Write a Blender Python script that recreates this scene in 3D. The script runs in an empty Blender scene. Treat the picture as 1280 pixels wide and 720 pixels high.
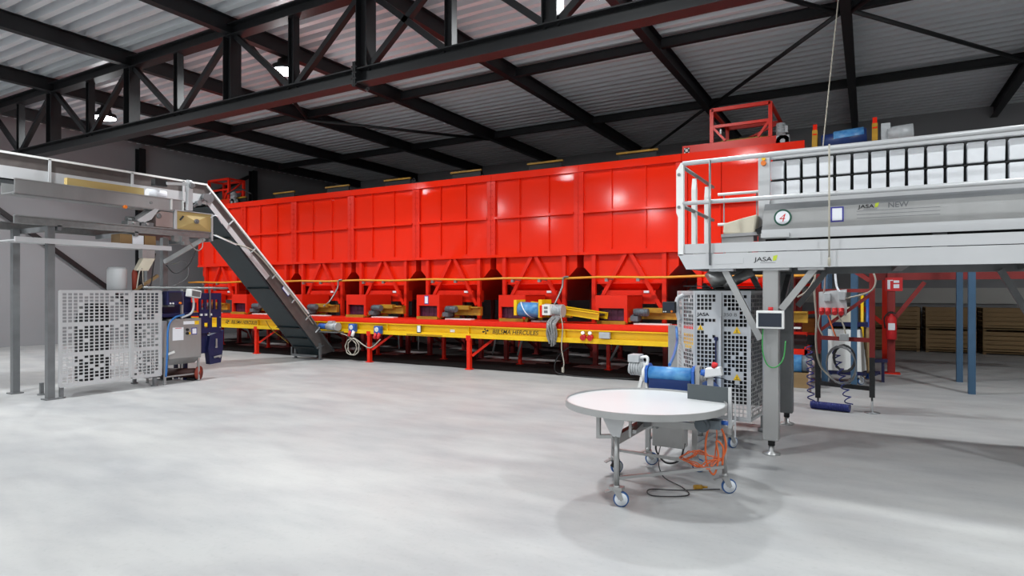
import bpy, math, random
from mathutils import Vector, Matrix
SC = bpy.context.scene
COL = SC.collection
PI = math.pi

# ------------------------------------------------------------------ helpers
class MB:
    """collects shapes that become ONE mesh object"""
    def __init__(s): s.v, s.f, s.sm = [], [], []
    def add(s, vs, fs, smooth=False):
        n = len(s.v); s.v += [tuple(p) for p in vs]
        for f in fs: s.f.append([i + n for i in f]); s.sm.append(smooth)
        return s
    def box(s, x0, x1, y0, y1, z0, z1):
        vs = [(x, y, z) for z in (z0, z1) for y in (y0, y1) for x in (x0, x1)]
        return s.add(vs, [(0,2,3,1),(4,5,7,6),(0,1,5,4),(2,6,7,3),(0,4,6,2),(1,3,7,5)])
    def hexa(s, b, t):
        """b, t: four bottom and four top corners, same order"""
        fs = [(3,2,1,0),(4,5,6,7)] + [(i,(i+1)%4,4+(i+1)%4,4+i) for i in range(4)]
        return s.add(list(b)+list(t), fs)
    def bar(s, p, q, w, h, up=(0,0,1)):
        p, q = Vector(p), Vector(q); d = (q-p).normalized(); u = Vector(up)
        if abs(d.dot(u)) > .98: u = Vector((0,1,0))
        a = d.cross(u).normalized(); b = a.cross(d).normalized()
        a *= w/2; b *= h/2
        r = [-a-b, a-b, a+b, -a+b]
        return s.add([p+k for k in r]+[q+k for k in r], [(3,2,1,0),(4,5,6,7)]+[(i,(i+1)%4,4+(i+1)%4,4+i) for i in range(4)])
    def ibeam(s, p, q, h, b, tf=.014, tw=.01, up=(0,0,1)):
        p, q = Vector(p), Vector(q); d = (q-p).normalized(); u = Vector(up)
        if abs(d.dot(u)) > .98: u = Vector((0,1,0))
        a = d.cross(u).normalized(); c = a.cross(d).normalized()
        H, B, T, F = h/2, b/2, tw/2, tf
        pr = [(-B,-H),(B,-H),(B,-H+F),(T,-H+F),(T,H-F),(B,H-F),(B,H),(-B,H),(-B,H-F),(-T,H-F),(-T,-H+F),(-B,-H+F)]
        vs = [p+a*x+c*y for x,y in pr]+[q+a*x+c*y for x,y in pr]; n = 12
        fs = [(i,(i+1)%n,n+(i+1)%n,n+i) for i in range(n)]
        for o, fl in ((0,True),(n,False)):
            for quad in ((0,1,2,11),(3,4,9,10),(5,6,7,8)):
                qd = [o+k for k in quad]; fs.append(qd[::-1] if fl else qd)
            fs.append([o+k for k in ((2,3,10,11) if not fl else (11,10,3,2))])
            fs.append([o+k for k in ((4,5,8,9) if not fl else (9,8,5,4))])
        return s.add(vs, fs)
    def cyl(s, p, q, r0, r1=None, n=16, smooth=True):
        if r1 is None: r1 = r0
        p, q = Vector(p), Vector(q); d = (q-p).normalized()
        u = Vector((0,0,1)) if abs(d.z) < .9 else Vector((1,0,0))
        a = d.cross(u).normalized(); b = d.cross(a)
        ring = [a*math.cos(2*PI*i/n)+b*math.sin(2*PI*i/n) for i in range(n)]
        k = len(s.v)
        s.v += [tuple(p+w*r0) for w in ring]+[tuple(q+w*r1) for w in ring]
        for i in range(n): s.f.append([k+i,k+(i+1)%n,k+n+(i+1)%n,k+n+i]); s.sm.append(smooth)
        s.f.append([k+i for i in range(n)][::-1]); s.sm.append(False)
        s.f.append([k+n+i for i in range(n)]); s.sm.append(False)
        return s
    def tube(s, pts, r, n=8, closed=False):
        pts = [Vector(p) for p in pts]; m = len(pts); rings = []; k = len(s.v)
        a = None
        for i, p in enumerate(pts):
            if closed: t = pts[(i+1)%m]-pts[i-1]
            else: t = pts[min(i+1,m-1)]-pts[max(i-1,0)]
            t = t.normalized() if t.length > 1e-9 else Vector((0,0,1))
            if a is None:
                u = Vector((0,0,1)) if abs(t.z) < .9 else Vector((1,0,0)); a = t.cross(u).normalized()
            else:
                a = (a-t*a.dot(t)); a = a.normalized() if a.length > 1e-6 else t.orthogonal().normalized()
            b = t.cross(a)
            s.v += [tuple(p+(a*math.cos(2*PI*j/n)+b*math.sin(2*PI*j/n))*r) for j in range(n)]
        for i in range(m if closed else m-1):
            i2 = (i+1)%m
            for j in range(n):
                s.f.append([k+i*n+j,k+i*n+(j+1)%n,k+i2*n+(j+1)%n,k+i2*n+j]); s.sm.append(True)
        if not closed:
            s.f.append([k+j for j in range(n)][::-1]); s.sm.append(False)
            s.f.append([k+(m-1)*n+j for j in range(n)]); s.sm.append(False)
        return s
    def prism(s, poly, vec):
        vec = Vector(vec); n = len(poly); poly = [Vector(p) for p in poly]
        return s.add(poly+[p+vec for p in poly], [tuple(range(n))[::-1], tuple(range(n,2*n))]+[(i,(i+1)%n,n+(i+1)%n,n+i) for i in range(n)])
    def lathe(s, prof, c=(0,0,0), axis=(0,0,1), n=32, smooth=True):
        """prof: (radius, height) list along axis; closed on itself when the ends differ from the axis"""
        c = Vector(c); d = Vector(axis).normalized()
        u = Vector((0,0,1)) if abs(d.z) < .9 else Vector((1,0,0))
        a = d.cross(u).normalized(); b = d.cross(a); k = len(s.v); m = len(prof)
        for r, h in prof:
            s.v += [tuple(c+d*h+(a*math.cos(2*PI*j/n)+b*math.sin(2*PI*j/n))*r) for j in range(n)]
        for i in range(m-1):
            for j in range(n):
                s.f.append([k+i*n+j,k+i*n+(j+1)%n,k+(i+1)*n+(j+1)%n,k+(i+1)*n+j]); s.sm.append(smooth)
        for i, rev in ((0,True),(m-1,False)):
            if prof[i][0] > 1e-5:
                f = [k+i*n+j for j in range(n)]; s.f.append(f[::-1] if rev else f); s.sm.append(False)
        return s
    def build(s, name, mat, parent=None, bevel=0, solid=0, label=None, kind=None, at=None, origin=None):
        """world coordinates in; with a parent the vertices are stored relative to that thing's base"""
        off = Vector(origin) if origin is not None else (Vector(BASE[parent]) if parent is not None else Vector((0,0,0)))
        me = bpy.data.meshes.new(name)
        me.from_pydata([tuple(Vector(v)-off) for v in s.v], [], s.f)
        me.polygons.foreach_set('use_smooth', s.sm)
        import bmesh
        bm = bmesh.new(); bm.from_mesh(me); bmesh.ops.recalc_face_normals(bm, faces=bm.faces); bm.to_mesh(me); bm.free()
        me.materials.append(mat)
        o = bpy.data.objects.new(name, me); COL.objects.link(o)
        if parent is not None: o.parent = parent
        else: o.location = off
        BASE[o] = tuple(off)
        if solid:
            m = o.modifiers.new('thickness','SOLIDIFY'); m.thickness = solid; m.offset = 0
        if bevel:
            m = o.modifiers.new('edge','BEVEL'); m.width = bevel; m.segments = 2; m.limit_method = 'ANGLE'; m.angle_limit = .7
        if label: o['label'] = label
        if kind: o['kind'] = kind
        return o
BASE = {}
def tag(o, label, cat, group=None):
    o['label'] = label; o['category'] = cat
    if group: o['group'] = group
    return o
def thing(name, label, cat, loc=(0,0,0), group=None):
    o = bpy.data.objects.new(name, None); COL.objects.link(o); o.location = loc; o.empty_display_size = .2
    BASE[o] = tuple(loc)
    return tag(o, label, cat, group)
def dup(root, loc, label, group=None):
    def rec(o, par):
        c = o.copy(); COL.objects.link(c); BASE[c] = BASE[o]
        if par is not None: c.parent = par
        for ch in list(o.children): rec(ch, c)
        return c
    r = rec(root, None); r.location = loc; BASE[r] = tuple(loc); r['label'] = label
    if group: r['group'] = group
    return r
def B(*a): return MB().box(*a)
def arc(c, r, a0, a1, n, ax='xz'):
    out = []
    for i in range(n+1):
        t = a0+(a1-a0)*i/n; u, w = r*math.cos(t), r*math.sin(t)
        out.append({'xz':(c[0]+u,c[1],c[2]+w),'yz':(c[0],c[1]+u,c[2]+w),'xy':(c[0]+u,c[1]+w,c[2])}[ax])
    return out
def spline(pts, n=8):
    P = [Vector(p) for p in pts]; P = [2*P[0]-P[1]]+P+[2*P[-1]-P[-2]]; out = []
    for i in range(1, len(P)-2):
        for k in range(n):
            t = k/n
            out.append(.5*((2*P[i])+(-P[i-1]+P[i+1])*t+(2*P[i-1]-5*P[i]+4*P[i+1]-P[i+2])*t*t+(-P[i-1]+3*P[i]-3*P[i+1]+P[i+2])*t**3))
    out.append(P[-2]); return out
def lettering(txt, size, loc, yaw, mat, parent, name='lettering', ext=.0015, width=None, bold=0, shear=0):
    """raised letters on a vertical face; yaw 0 faces -Y, yaw 90 degrees faces +X"""
    cu = bpy.data.curves.new(name, 'FONT'); cu.body = txt; cu.size = size; cu.extrude = ext; cu.offset = bold; cu.shear = shear
    ob = bpy.data.objects.new('letters_source', cu); COL.objects.link(ob)
    dg = bpy.context.evaluated_depsgraph_get(); me = bpy.data.meshes.new_from_object(ob.evaluated_get(dg))
    bpy.data.objects.remove(ob)
    R = Matrix.Rotation(yaw, 4, 'Z') @ Matrix.Rotation(PI/2, 4, 'X')
    if width:
        w = max(v.co.x for v in me.vertices)
        R = R @ Matrix.Diagonal((width/w,1,1,1))
    me.transform(Matrix.Translation(Vector(loc)-Vector(BASE[parent])) @ R)
    me.materials.clear(); me.materials.append(mat)
    o = bpy.data.objects.new(name, me); COL.objects.link(o); o.parent = parent; BASE[o] = BASE[parent]
    return o
def perf(mb, o, u, v, W, H, cols, rows, hole=.72, margin=.03, miss=.1, blank=(), seed=1):
    """perforated sheet with real square holes"""
    rng = random.Random(seed); o, u, v = Vector(o), Vector(u).normalized(), Vector(v).normalized()
    pu = (W-2*margin)/cols; pv = (H-2*margin)/rows
    xs = [0]; ys = [0]
    for i in range(cols): x = margin+i*pu; xs += [x+pu*(1-hole)/2, x+pu*(1+hole)/2]
    for j in range(rows): y = margin+j*pv; ys += [y+pv*(1-hole)/2, y+pv*(1+hole)/2]
    xs.append(W); ys.append(H); nx = len(xs); k = len(mb.v)
    for y in ys:
        for x in xs: mb.v.append(tuple(o+u*x+v*y))
    for j in range(len(ys)-1):
        for i in range(nx-1):
            if i%2 and j%2:
                c, r = (i-1)//2, (j-1)//2
                solid = rng.random() < miss
                for b in blank:
                    if b[0] <= c <= b[1] and b[2] <= r <= b[3]: solid = True
                if not solid: continue
            mb.f.append([k+j*nx+i,k+j*nx+i+1,k+(j+1)*nx+i+1,k+(j+1)*nx+i]); mb.sm.append(False)
    return mb

# ------------------------------------------------------------------ materials
def srgb(r, g, b):
    f = lambda c: (c/255/12.92) if c/255 <= .04045 else ((c/255+.055)/1.055)**2.4
    return (f(r), f(g), f(b), 1)
def material(name, rgb, rough=.5, metal=0, var=0, scale=4, bump=0, bscale=20, coat=0, emit=None, estr=0, rgb2=None, stretch=None, spec=.5, lin=None):
    m = bpy.data.materials.new(name); m.use_nodes = True; nt = m.node_tree; N = nt.nodes; L = nt.links
    b = N['Principled BSDF']; b.inputs['Roughness'].default_value = rough; b.inputs['Metallic'].default_value = metal
    b.inputs['Specular IOR Level'].default_value = spec
    if coat: b.inputs['Coat Weight'].default_value = coat; b.inputs['Coat Roughness'].default_value = .08
    col = lin or srgb(*rgb); b.inputs['Base Color'].default_value = col
    tc = None
    if var or bump:
        tc = N.new('ShaderNodeTexCoord'); mp = N.new('ShaderNodeMapping'); L.new(tc.outputs['Object'], mp.inputs['Vector'])
        if stretch: mp.inputs['Scale'].default_value = stretch
    if var:
        n = N.new('ShaderNodeTexNoise'); n.inputs['Scale'].default_value = scale; n.inputs['Detail'].default_value = 5
        L.new(mp.outputs[0], n.inputs['Vector'])
        r = N.new('ShaderNodeValToRGB'); r.color_ramp.elements[0].position = .3; r.color_ramp.elements[1].position = .72
        c2 = srgb(*rgb2) if rgb2 else tuple(c*(1-var) for c in col[:3])+(1,)
        r.color_ramp.elements[0].color = c2; r.color_ramp.elements[1].color = col
        L.new(n.outputs['Fac'], r.inputs['Fac']); L.new(r.outputs['Color'], b.inputs['Base Color'])
    if bump:
        n = N.new('ShaderNodeTexNoise'); n.inputs['Scale'].default_value = bscale; n.inputs['Detail'].default_value = 2
        L.new(mp.outputs[0], n.inputs['Vector'])
        bp = N.new('ShaderNodeBump'); bp.inputs['Strength'].default_value = bump; bp.inputs['Distance'].default_value = .02
        L.new(n.outputs['Fac'], bp.inputs['Height']); L.new(bp.outputs['Normal'], b.inputs['Normal'])
    if emit: b.inputs['Emission Color'].default_value = srgb(*emit); b.inputs['Emission Strength'].default_value = estr
    return m
M = {}
M['red'] = material('red paint', (240,44,16), .11, var=.05, scale=.8, bump=.03, bscale=1.0, spec=.45)
M['redm'] = material('red paint on steel sections', (232,42,20), .36, var=.08, scale=3, spec=.3)
M['maroon'] = material('dull dark red and shaded red paint', (140,32,30), .5, var=.15, scale=4)  # on bunker legs, shade below the bunkers is put into this darker red
M['yellow'] = material('yellow paint', (250,202,14), .4, var=.12, scale=2.5)
M['ochre'] = material('dirty yellow paint', (186,140,34), .55, var=.35, scale=6)
M['pipe'] = material('yellow pipe', (232,160,52), .4, var=.1, scale=3)
M['black'] = material('black painted steel', (27,28,31), .5, var=.12, scale=3)
M['deck'] = material('galvanised roof sheet', (232,236,240), .42, metal=.1, var=.12, scale=.7, stretch=(.25,2,1))
M['wall'] = material('grey wall cladding', (148,149,152), .7, var=.06, scale=.5)
M['wallw'] = material('pale wall panel', (196,196,192), .6, var=.06, scale=.7)
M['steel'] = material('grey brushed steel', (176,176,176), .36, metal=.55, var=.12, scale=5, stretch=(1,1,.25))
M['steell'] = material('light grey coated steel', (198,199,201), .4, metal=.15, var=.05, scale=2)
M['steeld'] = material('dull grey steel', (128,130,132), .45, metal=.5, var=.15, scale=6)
M['zinc'] = material('galvanised tube', (150,152,152), .42, metal=.6, var=.2, scale=14)
M['white'] = material('white enamel', (232,232,230), .4, var=.04, scale=3)
M['disc'] = material('white plastic disc', (206,207,208), .35, var=.02, scale=3)
M['bucket'] = material('pale stainless bucket', (242,244,248), .34, metal=.1, var=.06, scale=9)
M['dark'] = material('black rubber', (26,27,29), .6, var=.2, scale=8)
M['green'] = material('dark green belt cover', (30,46,52), .45, var=.2, scale=3)
M['grey'] = material('dark grey board', (74,80,83), .5, var=.05, scale=4)
M['brown'] = material('brown weathered side plate', (100,93,91), .5, metal=.1, var=.25, scale=7)
M['blue'] = material('blue belt', (36,110,178), .42, var=.18, scale=12, rgb2=(96,158,206))
M['blued'] = material('dark blue belt', (14,46,104), .45, var=.2, scale=7)
M['bluep'] = material('blue plastic', (38,92,176), .35, var=.08, scale=6)
M['sky'] = material('blue steel', (52,84,112), .5, var=.12, scale=5)
M['navy'] = material('navy paint', (24,28,76), .38, var=.2, scale=7)
M['wheelw'] = material('white wheel', (226,230,236), .4, var=.05)
M['tyre'] = material('blue tyre', (34,86,146), .5, var=.1)
M['motor'] = material('grey motor casting', (186,189,192), .45, metal=.1, var=.15, scale=14)
M['motord'] = material('slate motor casting', (104,114,122), .5, metal=.1, var=.15, scale=14)
M['ply'] = material('plywood', (196,172,112), .6, var=.3, scale=1.5, stretch=(1,.5,2), rgb2=(176,148,92))
M['card'] = material('brown cardboard', (142,112,74), .8, var=.12, scale=5)
M['beige'] = material('beige cloth', (214,206,186), .7, var=.12, scale=8, bump=.3, bscale=8)
M['pink'] = material('pinkish sheet', (166,146,142), .5, metal=.2, var=.12, scale=4)
M['orange'] = material('orange cable', (226,110,58), .45)
M['cord'] = material('black cable', (36,36,38), .5)
M['rope'] = material('pale rope', (176,170,156), .7)
M['cable'] = material('grey cable', (168,162,150), .5)
M['hose'] = material('navy coiled hose', (34,44,112), .35)
M['bhose'] = material('blue air hose', (52,112,178), .35)
M['ghose'] = material('green hose', (60,150,76), .4)
M['paper'] = material('white paper', (236,238,244), .7)
M['notice'] = material('blue notice frame', (58,58,150), .5)
M['ink'] = material('black ink', (40,40,42), .6)
M['inkg'] = material('grey ink', (112,114,118), .6)
M['lime'] = material('lime logo', (190,206,60), .5)
M['teal'] = material('dark green ring', (24,84,66), .5)
M['redi'] = material('red ink', (206,34,38), .5)
M['screen'] = material('dark display glass', (44,50,62), .12)
M['warn'] = material('yellow warning sign', (244,196,24), .5)
M['orangel'] = material('orange indicator', (232,120,20), .3)
M['wood'] = material('worn wood', (150,122,84), .75, var=.25, scale=3, stretch=(.4,1,3))
M['crate'] = material('amber crate wood', (190,112,36), .7, var=.3, scale=3, stretch=(.4,1,3))
M['recess'] = material('violet rubber curtain', (88,26,62), .5, var=.25, scale=4)
M['rag'] = material('grey plastic film', (150,150,150), .3, var=.5, scale=22)
M['brass'] = material('brass fitting', (190,150,60), .35, metal=.7)
M['rust'] = material('rusty red roller', (156,56,36), .55, var=.3, scale=7)
M['rustd'] = material('dark brown roller skin', (72,38,34), .6, var=.3, scale=6)
M['soil_shade'] = material('dark soil', (34,30,29), .9, var=.4, scale=5, bump=.5, bscale=30)
M['lens'] = material('lit lamp lens', (255,255,255), .4, emit=(238,244,255), estr=40)
def floor_mat():
    m = bpy.data.materials.new('polished concrete'); m.use_nodes = True; nt = m.node_tree; N, L = nt.nodes, nt.links
    b = N['Principled BSDF']
    tc = N.new('ShaderNodeTexCoord')
    mp = N.new('ShaderNodeMapping'); mp.inputs['Rotation'].default_value = (0,0,.55); mp.inputs['Scale'].default_value = (.55,1.5,1)
    L.new(tc.outputs['Object'], mp.inputs['Vector'])
    def noise(sc, det, vec, lo, hi, c0, c1):
        n = N.new('ShaderNodeTexNoise'); n.inputs['Scale'].default_value = sc; n.inputs['Detail'].default_value = det
        L.new(vec, n.inputs['Vector']); r = N.new('ShaderNodeValToRGB')
        r.color_ramp.elements[0].position = lo; r.color_ramp.elements[1].position = hi
        r.color_ramp.elements[0].color = c0+(1,); r.color_ramp.elements[1].color = c1+(1,)
        L.new(n.outputs['Fac'], r.inputs['Fac']); return r.outputs['Color']
    A = noise(.45, 6, mp.outputs[0], .34, .64, (.385,.387,.39), (.465,.462,.452))
    C = noise(2.2, 8, mp.outputs[0], .3, .62, (.84,.84,.86), (1,1,1))
    D = noise(26, 3, tc.outputs['Object'], .25, .45, (.93,.93,.93), (1,1,1))
    def mul(a, c):
        x = N.new('ShaderNodeMix'); x.data_type = 'RGBA'; x.blend_type = 'MULTIPLY'; x.inputs[0].default_value = 1
        L.new(a, x.inputs[6]); L.new(c, x.inputs[7]); return x.outputs[2]
    L.new(mul(mul(A, C), D), b.inputs['Base Color'])
    rr = noise(1.1, 4, tc.outputs['Object'], .3, .7, (.42,)*3, (.62,)*3)
    L.new(rr, b.inputs['Roughness']); b.inputs['Specular IOR Level'].default_value = .35
    return m
M['floor'] = floor_mat()

# ------------------------------------------------------------------ the setting
XL, XR, YB, YF, ZR = -23.0, 10.2, 22.5, -14.5, 7.08
def struct(name, mb, mat): return mb.build(name, mat, kind='structure')
struct('floor', B(XL-.2, XR+.2, YF-.2, YB+.2, -.12, 0), M['floor'])
# roof deck: trapezoidal sheet, ribs along X
mb = MB(); pitch = .31; y = YF; pr = []
while y < YB:
    pr += [(y, ZR), (y+.12, ZR), (y+.128, ZR+.28), (y+.302, ZR+.28)]; y += pitch
pr.append((y, ZR))
vs = [(XL, a, b) for a, b in pr]+[(XR, a, b) for a, b in pr]+[(XL, a, b+.012) for a, b in pr]+[(XR, a, b+.012) for a, b in pr]
n = len(pr); fs = []
for i in range(n-1): fs += [(i, i+1, n+i+1, n+i), (2*n+i, 3*n+i, 3*n+i+1, 2*n+i+1)]
mb.add(vs, fs)
o = mb.build('ceiling', M['deck'], kind='structure')
# walls (a gap hides above the deck edge)
struct('wall_left', B(XL-.2, XL, YF, YB, 0, ZR+.5), M['wall'])
struct('wall_back', B(XL, XR, YB, YB+.2, 0, ZR+.5), M['wall'])
struct('wall_right', B(XR, XR+.2, YF, YB, 0, ZR+.5), M['wallw'])
struct('wall_front', B(XL, XR, YF-.2, YF, 0, ZR+.5), M['wallw'])
struct('trim_1', B(-2.2, XR, YB-.08, YB, 1.36, 1.82), M['wallw'])

# ---- roof steel
YT = 7.87
RX = [-.35-3.5*k for k in range(-2, 7)]
names = ['nearest the right wall', 'above the right edge of the packing platform', 'running straight away above the packing platform',
  'meeting the truss over the round white table', 'crossing above the middle of the bunkers', 'right of the lit left lamp',
  'meeting the truss above the inclined conveyor', 'above the left packing machine', 'closest to the left wall']
for k, x in enumerate(RX):
    mb = MB().ibeam((x, YF, 6.905), (x, YB, 6.905), .33, .17)
    tag(mb.build('roof_rafter', M['black'], origin=(x, YF, 6.74)), 'black steel I-beam roof rafter, '+names[k], 'beam', 'roof rafters')
for y, t in ((12.85, 'first cross beam beyond the truss, high over the front of the bunkers'), (17.6, 'second cross beam beyond the truss, high over the back of the bunkers'),
             (3.1, 'cross beam on the camera side of the truss')):
    t_ = thing('roof_purlin', 'black steel '+t, 'beam', (XL, y, 6.8), 'roof cross beams')
    for a, b in zip(sorted(RX)[:-1], sorted(RX)[1:]):
        MB().ibeam((a+.09, y, 6.9), (b-.09, y, 6.9), .2, .13).build('beam_section', M['black'], t_)
# truss
T = thing('roof_truss', 'long black lattice girder crossing the hall under the roof', 'truss', (XL, YT, 5.2))
n5 = -3.85
nodes = [n5+1.75*k for k in range(-10, 8)]
MB().ibeam((XL, YT, 6.82), (XR, YT, 6.82), .24, .24, .02, .014).build('top_chord', M['black'], T)
MB().ibeam((XL, YT, 5.33), (XR, YT, 5.33), .25, .26, .02, .014).build('bottom_chord', M['black'], T)
for k, x in enumerate(nodes):
    if x < XL+.2: continue
    wide = (k % 2 == 0)
    if wide: MB().ibeam((x, YT, 5.45), (x, YT, 6.7), .24, .24, .016, .012, up=(1,0,0)).build('post', M['black'], T)
    else: MB().ibeam((x, YT, 5.45), (x, YT, 6.7), .14, .14, .01, .008, up=(1,0,0)).build('post', M['black'], T)
def diag(i, j):
    """from the top of node i to the bottom of node j"""
    a, b = nodes[i+10], nodes[j+10]
    sgn = 1 if b > a else -1
    MB().bar((a+sgn*.12, YT, 6.7), (b-sgn*.07, YT, 5.45), .1, .1).build('diagonal', M['black'], T)
for i in range(-10, 0, 2):
    diag(i, i+1)
    if i > -10: diag(i, i-1)
diag(-1, 0); diag(1, 0); diag(-1, -2); diag(2, 1); diag(2, 3); diag(4, 3); diag(4, 5); diag(6, 5); diag(6, 7)
for x in (nodes[8]-.12, ):
    mb = B(x-.03, x-.008, YT-.16, YT+.16, 5.14, 5.56).box(x+.008, x+.03, YT-.16, YT+.16, 5.14, 5.56)
    for z in (5.18, 5.28, 5.38, 5.48):
        for y in (YT-.145, YT+.145): mb.cyl((x-.06, y, z), (x+.06, y, z), .016, n=6)
    mb.build('bolted_joint', M['black'], T)
# wind braces
def brace(p, q, where, r=.045):
    tag(MB().cyl(p, q, r, n=10).build('wind_brace', M['black'], origin=p), 'thin black diagonal roof brace '+where, 'brace', 'roof wind braces')
brace((-.45, 12.8, 6.78), (-3.77, 17.55, 6.78), 'rising from the red gantry to the rafter above the platform')
brace((-3.77, 8.05, 6.78), (-.45, 12.8, 6.78), 'from the truss to the rafter above the platform')
brace((-.25, 12.8, 6.78), (3.05, 8.05, 6.78), 'in the upper right corner sloping up to the frame edge')
brace((-.25, 12.8, 6.78), (3.05, 17.5, 6.78), 'in the upper right corner sloping down to the frame edge')
brace((-3.95, 17.65, 6.78), (-7.25, 22.4, 6.78), 'in the dark behind the red gantry')
brace((-10.75, 8.05, 6.78), (-14.25, 12.8, 6.78), 'descending behind the lit lamp on the left')
brace((-14.35, 12.8, 6.76), (-10.9, 17.5, 6.76), 'above the left half of the bunkers')
# wall columns
for y, w in ((7.9, 'at the left edge beyond the packing machine'), (12.85, 'above the left packing machine'), (17.6, 'behind the left end of the bunkers')):
    mb = MB().ibeam((XL+.14, y, 0), (XL+.14, y, ZR-.2), .26, .24, up=(1,0,0))
    tag(mb.build('wall_column', M['black'], origin=(XL+.14, y, 0)), 'black steel column on the dark left wall, '+w, 'column', 'steel wall columns')
for (y0, z0, y1, z1), w in (((17.4, 6.6, 13.1, 4.2), 'high behind the bunkers'), ((8.1, 4.6, 12.6, 1.2), 'low behind the left packing machine')):
    tag(MB().bar((XL+.1, y0, z0), (XL+.1, y1, z1), .08, .14).build('wall_brace', M['black'], origin=(XL+.1, y1, z1)), 'black diagonal brace on the left wall, '+w, 'brace')
# lamps
LX, LY = [-18.2, -10.95, -3.7, 3.5], [9.25, 3.1, -3.05, -9.2]
def lamp_proto():
    L_ = thing('high_bay_lamp', '', 'lamp', (0,0,0), 'round high bay lamps')
    MB().lathe([(.02,.32),(.08,.32),(.1,.24),(.16,.22),(.18,.12),(.28,.08),(.3,.0),(.28,-.02)], n=32).build('housing', M['dark'], L_)
    MB().lathe([(.275,.005),(.275,-.03),(.22,-.05),(.0,-.055)], n=32).build('lens', M['lens'], L_)
    MB().cyl((0,0,.3), (0,0,.58), .012).build('hanger', M['cord'], L_)
    return L_
LAMP_W = 215
def lamp_light(par):
    d = bpy.data.lights.new('lamp_light', 'AREA'); d.shape = 'DISK'; d.size = .5; d.spread = math.radians(172); d.energy = LAMP_W; d.color = (.945, .985, .985)
    o = bpy.data.objects.new('lamp_light', d); COL.objects.link(o); o.parent = par; o.location = (0,0,-.07); o['kind'] = 'helper'
    d = bpy.data.lights.new('lamp_glow', 'POINT'); d.shadow_soft_size = .12; d.energy = LAMP_W*.15; d.color = (.945, .985, .985)
    o = bpy.data.objects.new('lamp_glow', d); COL.objects.link(o); o.parent = par; o.location = (0,0,-.2); o['kind'] = 'helper'
proto = None
for j, y in enumerate(LY):
    for i, x in enumerate(LX):
        lab = 'round lit lamp hanging from the roof, ' + ['far row', 'second row', 'third row', 'last row'][j] + ', ' + ['at the far left', 'left of the middle', 'right of the middle', 'at the far right'][i]
        if (i, j) == (1, 0): lab = 'lit round lamp glowing in the truss at upper left'
        if (i, j) == (2, 0): lab = 'lit round lamp at the top edge above the table'
        z = 6.5
        if proto is None: proto = lamp_proto(); proto.location = (x, y, z); BASE[proto] = (x,y,z); proto['label'] = lab; lp = proto
        else: lp = dup(proto, (x, y, z), lab)
        LAMPS = globals().setdefault('LAMPS', []); LAMPS.append(lp)
for lp in LAMPS: lamp_light(lp)

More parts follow.
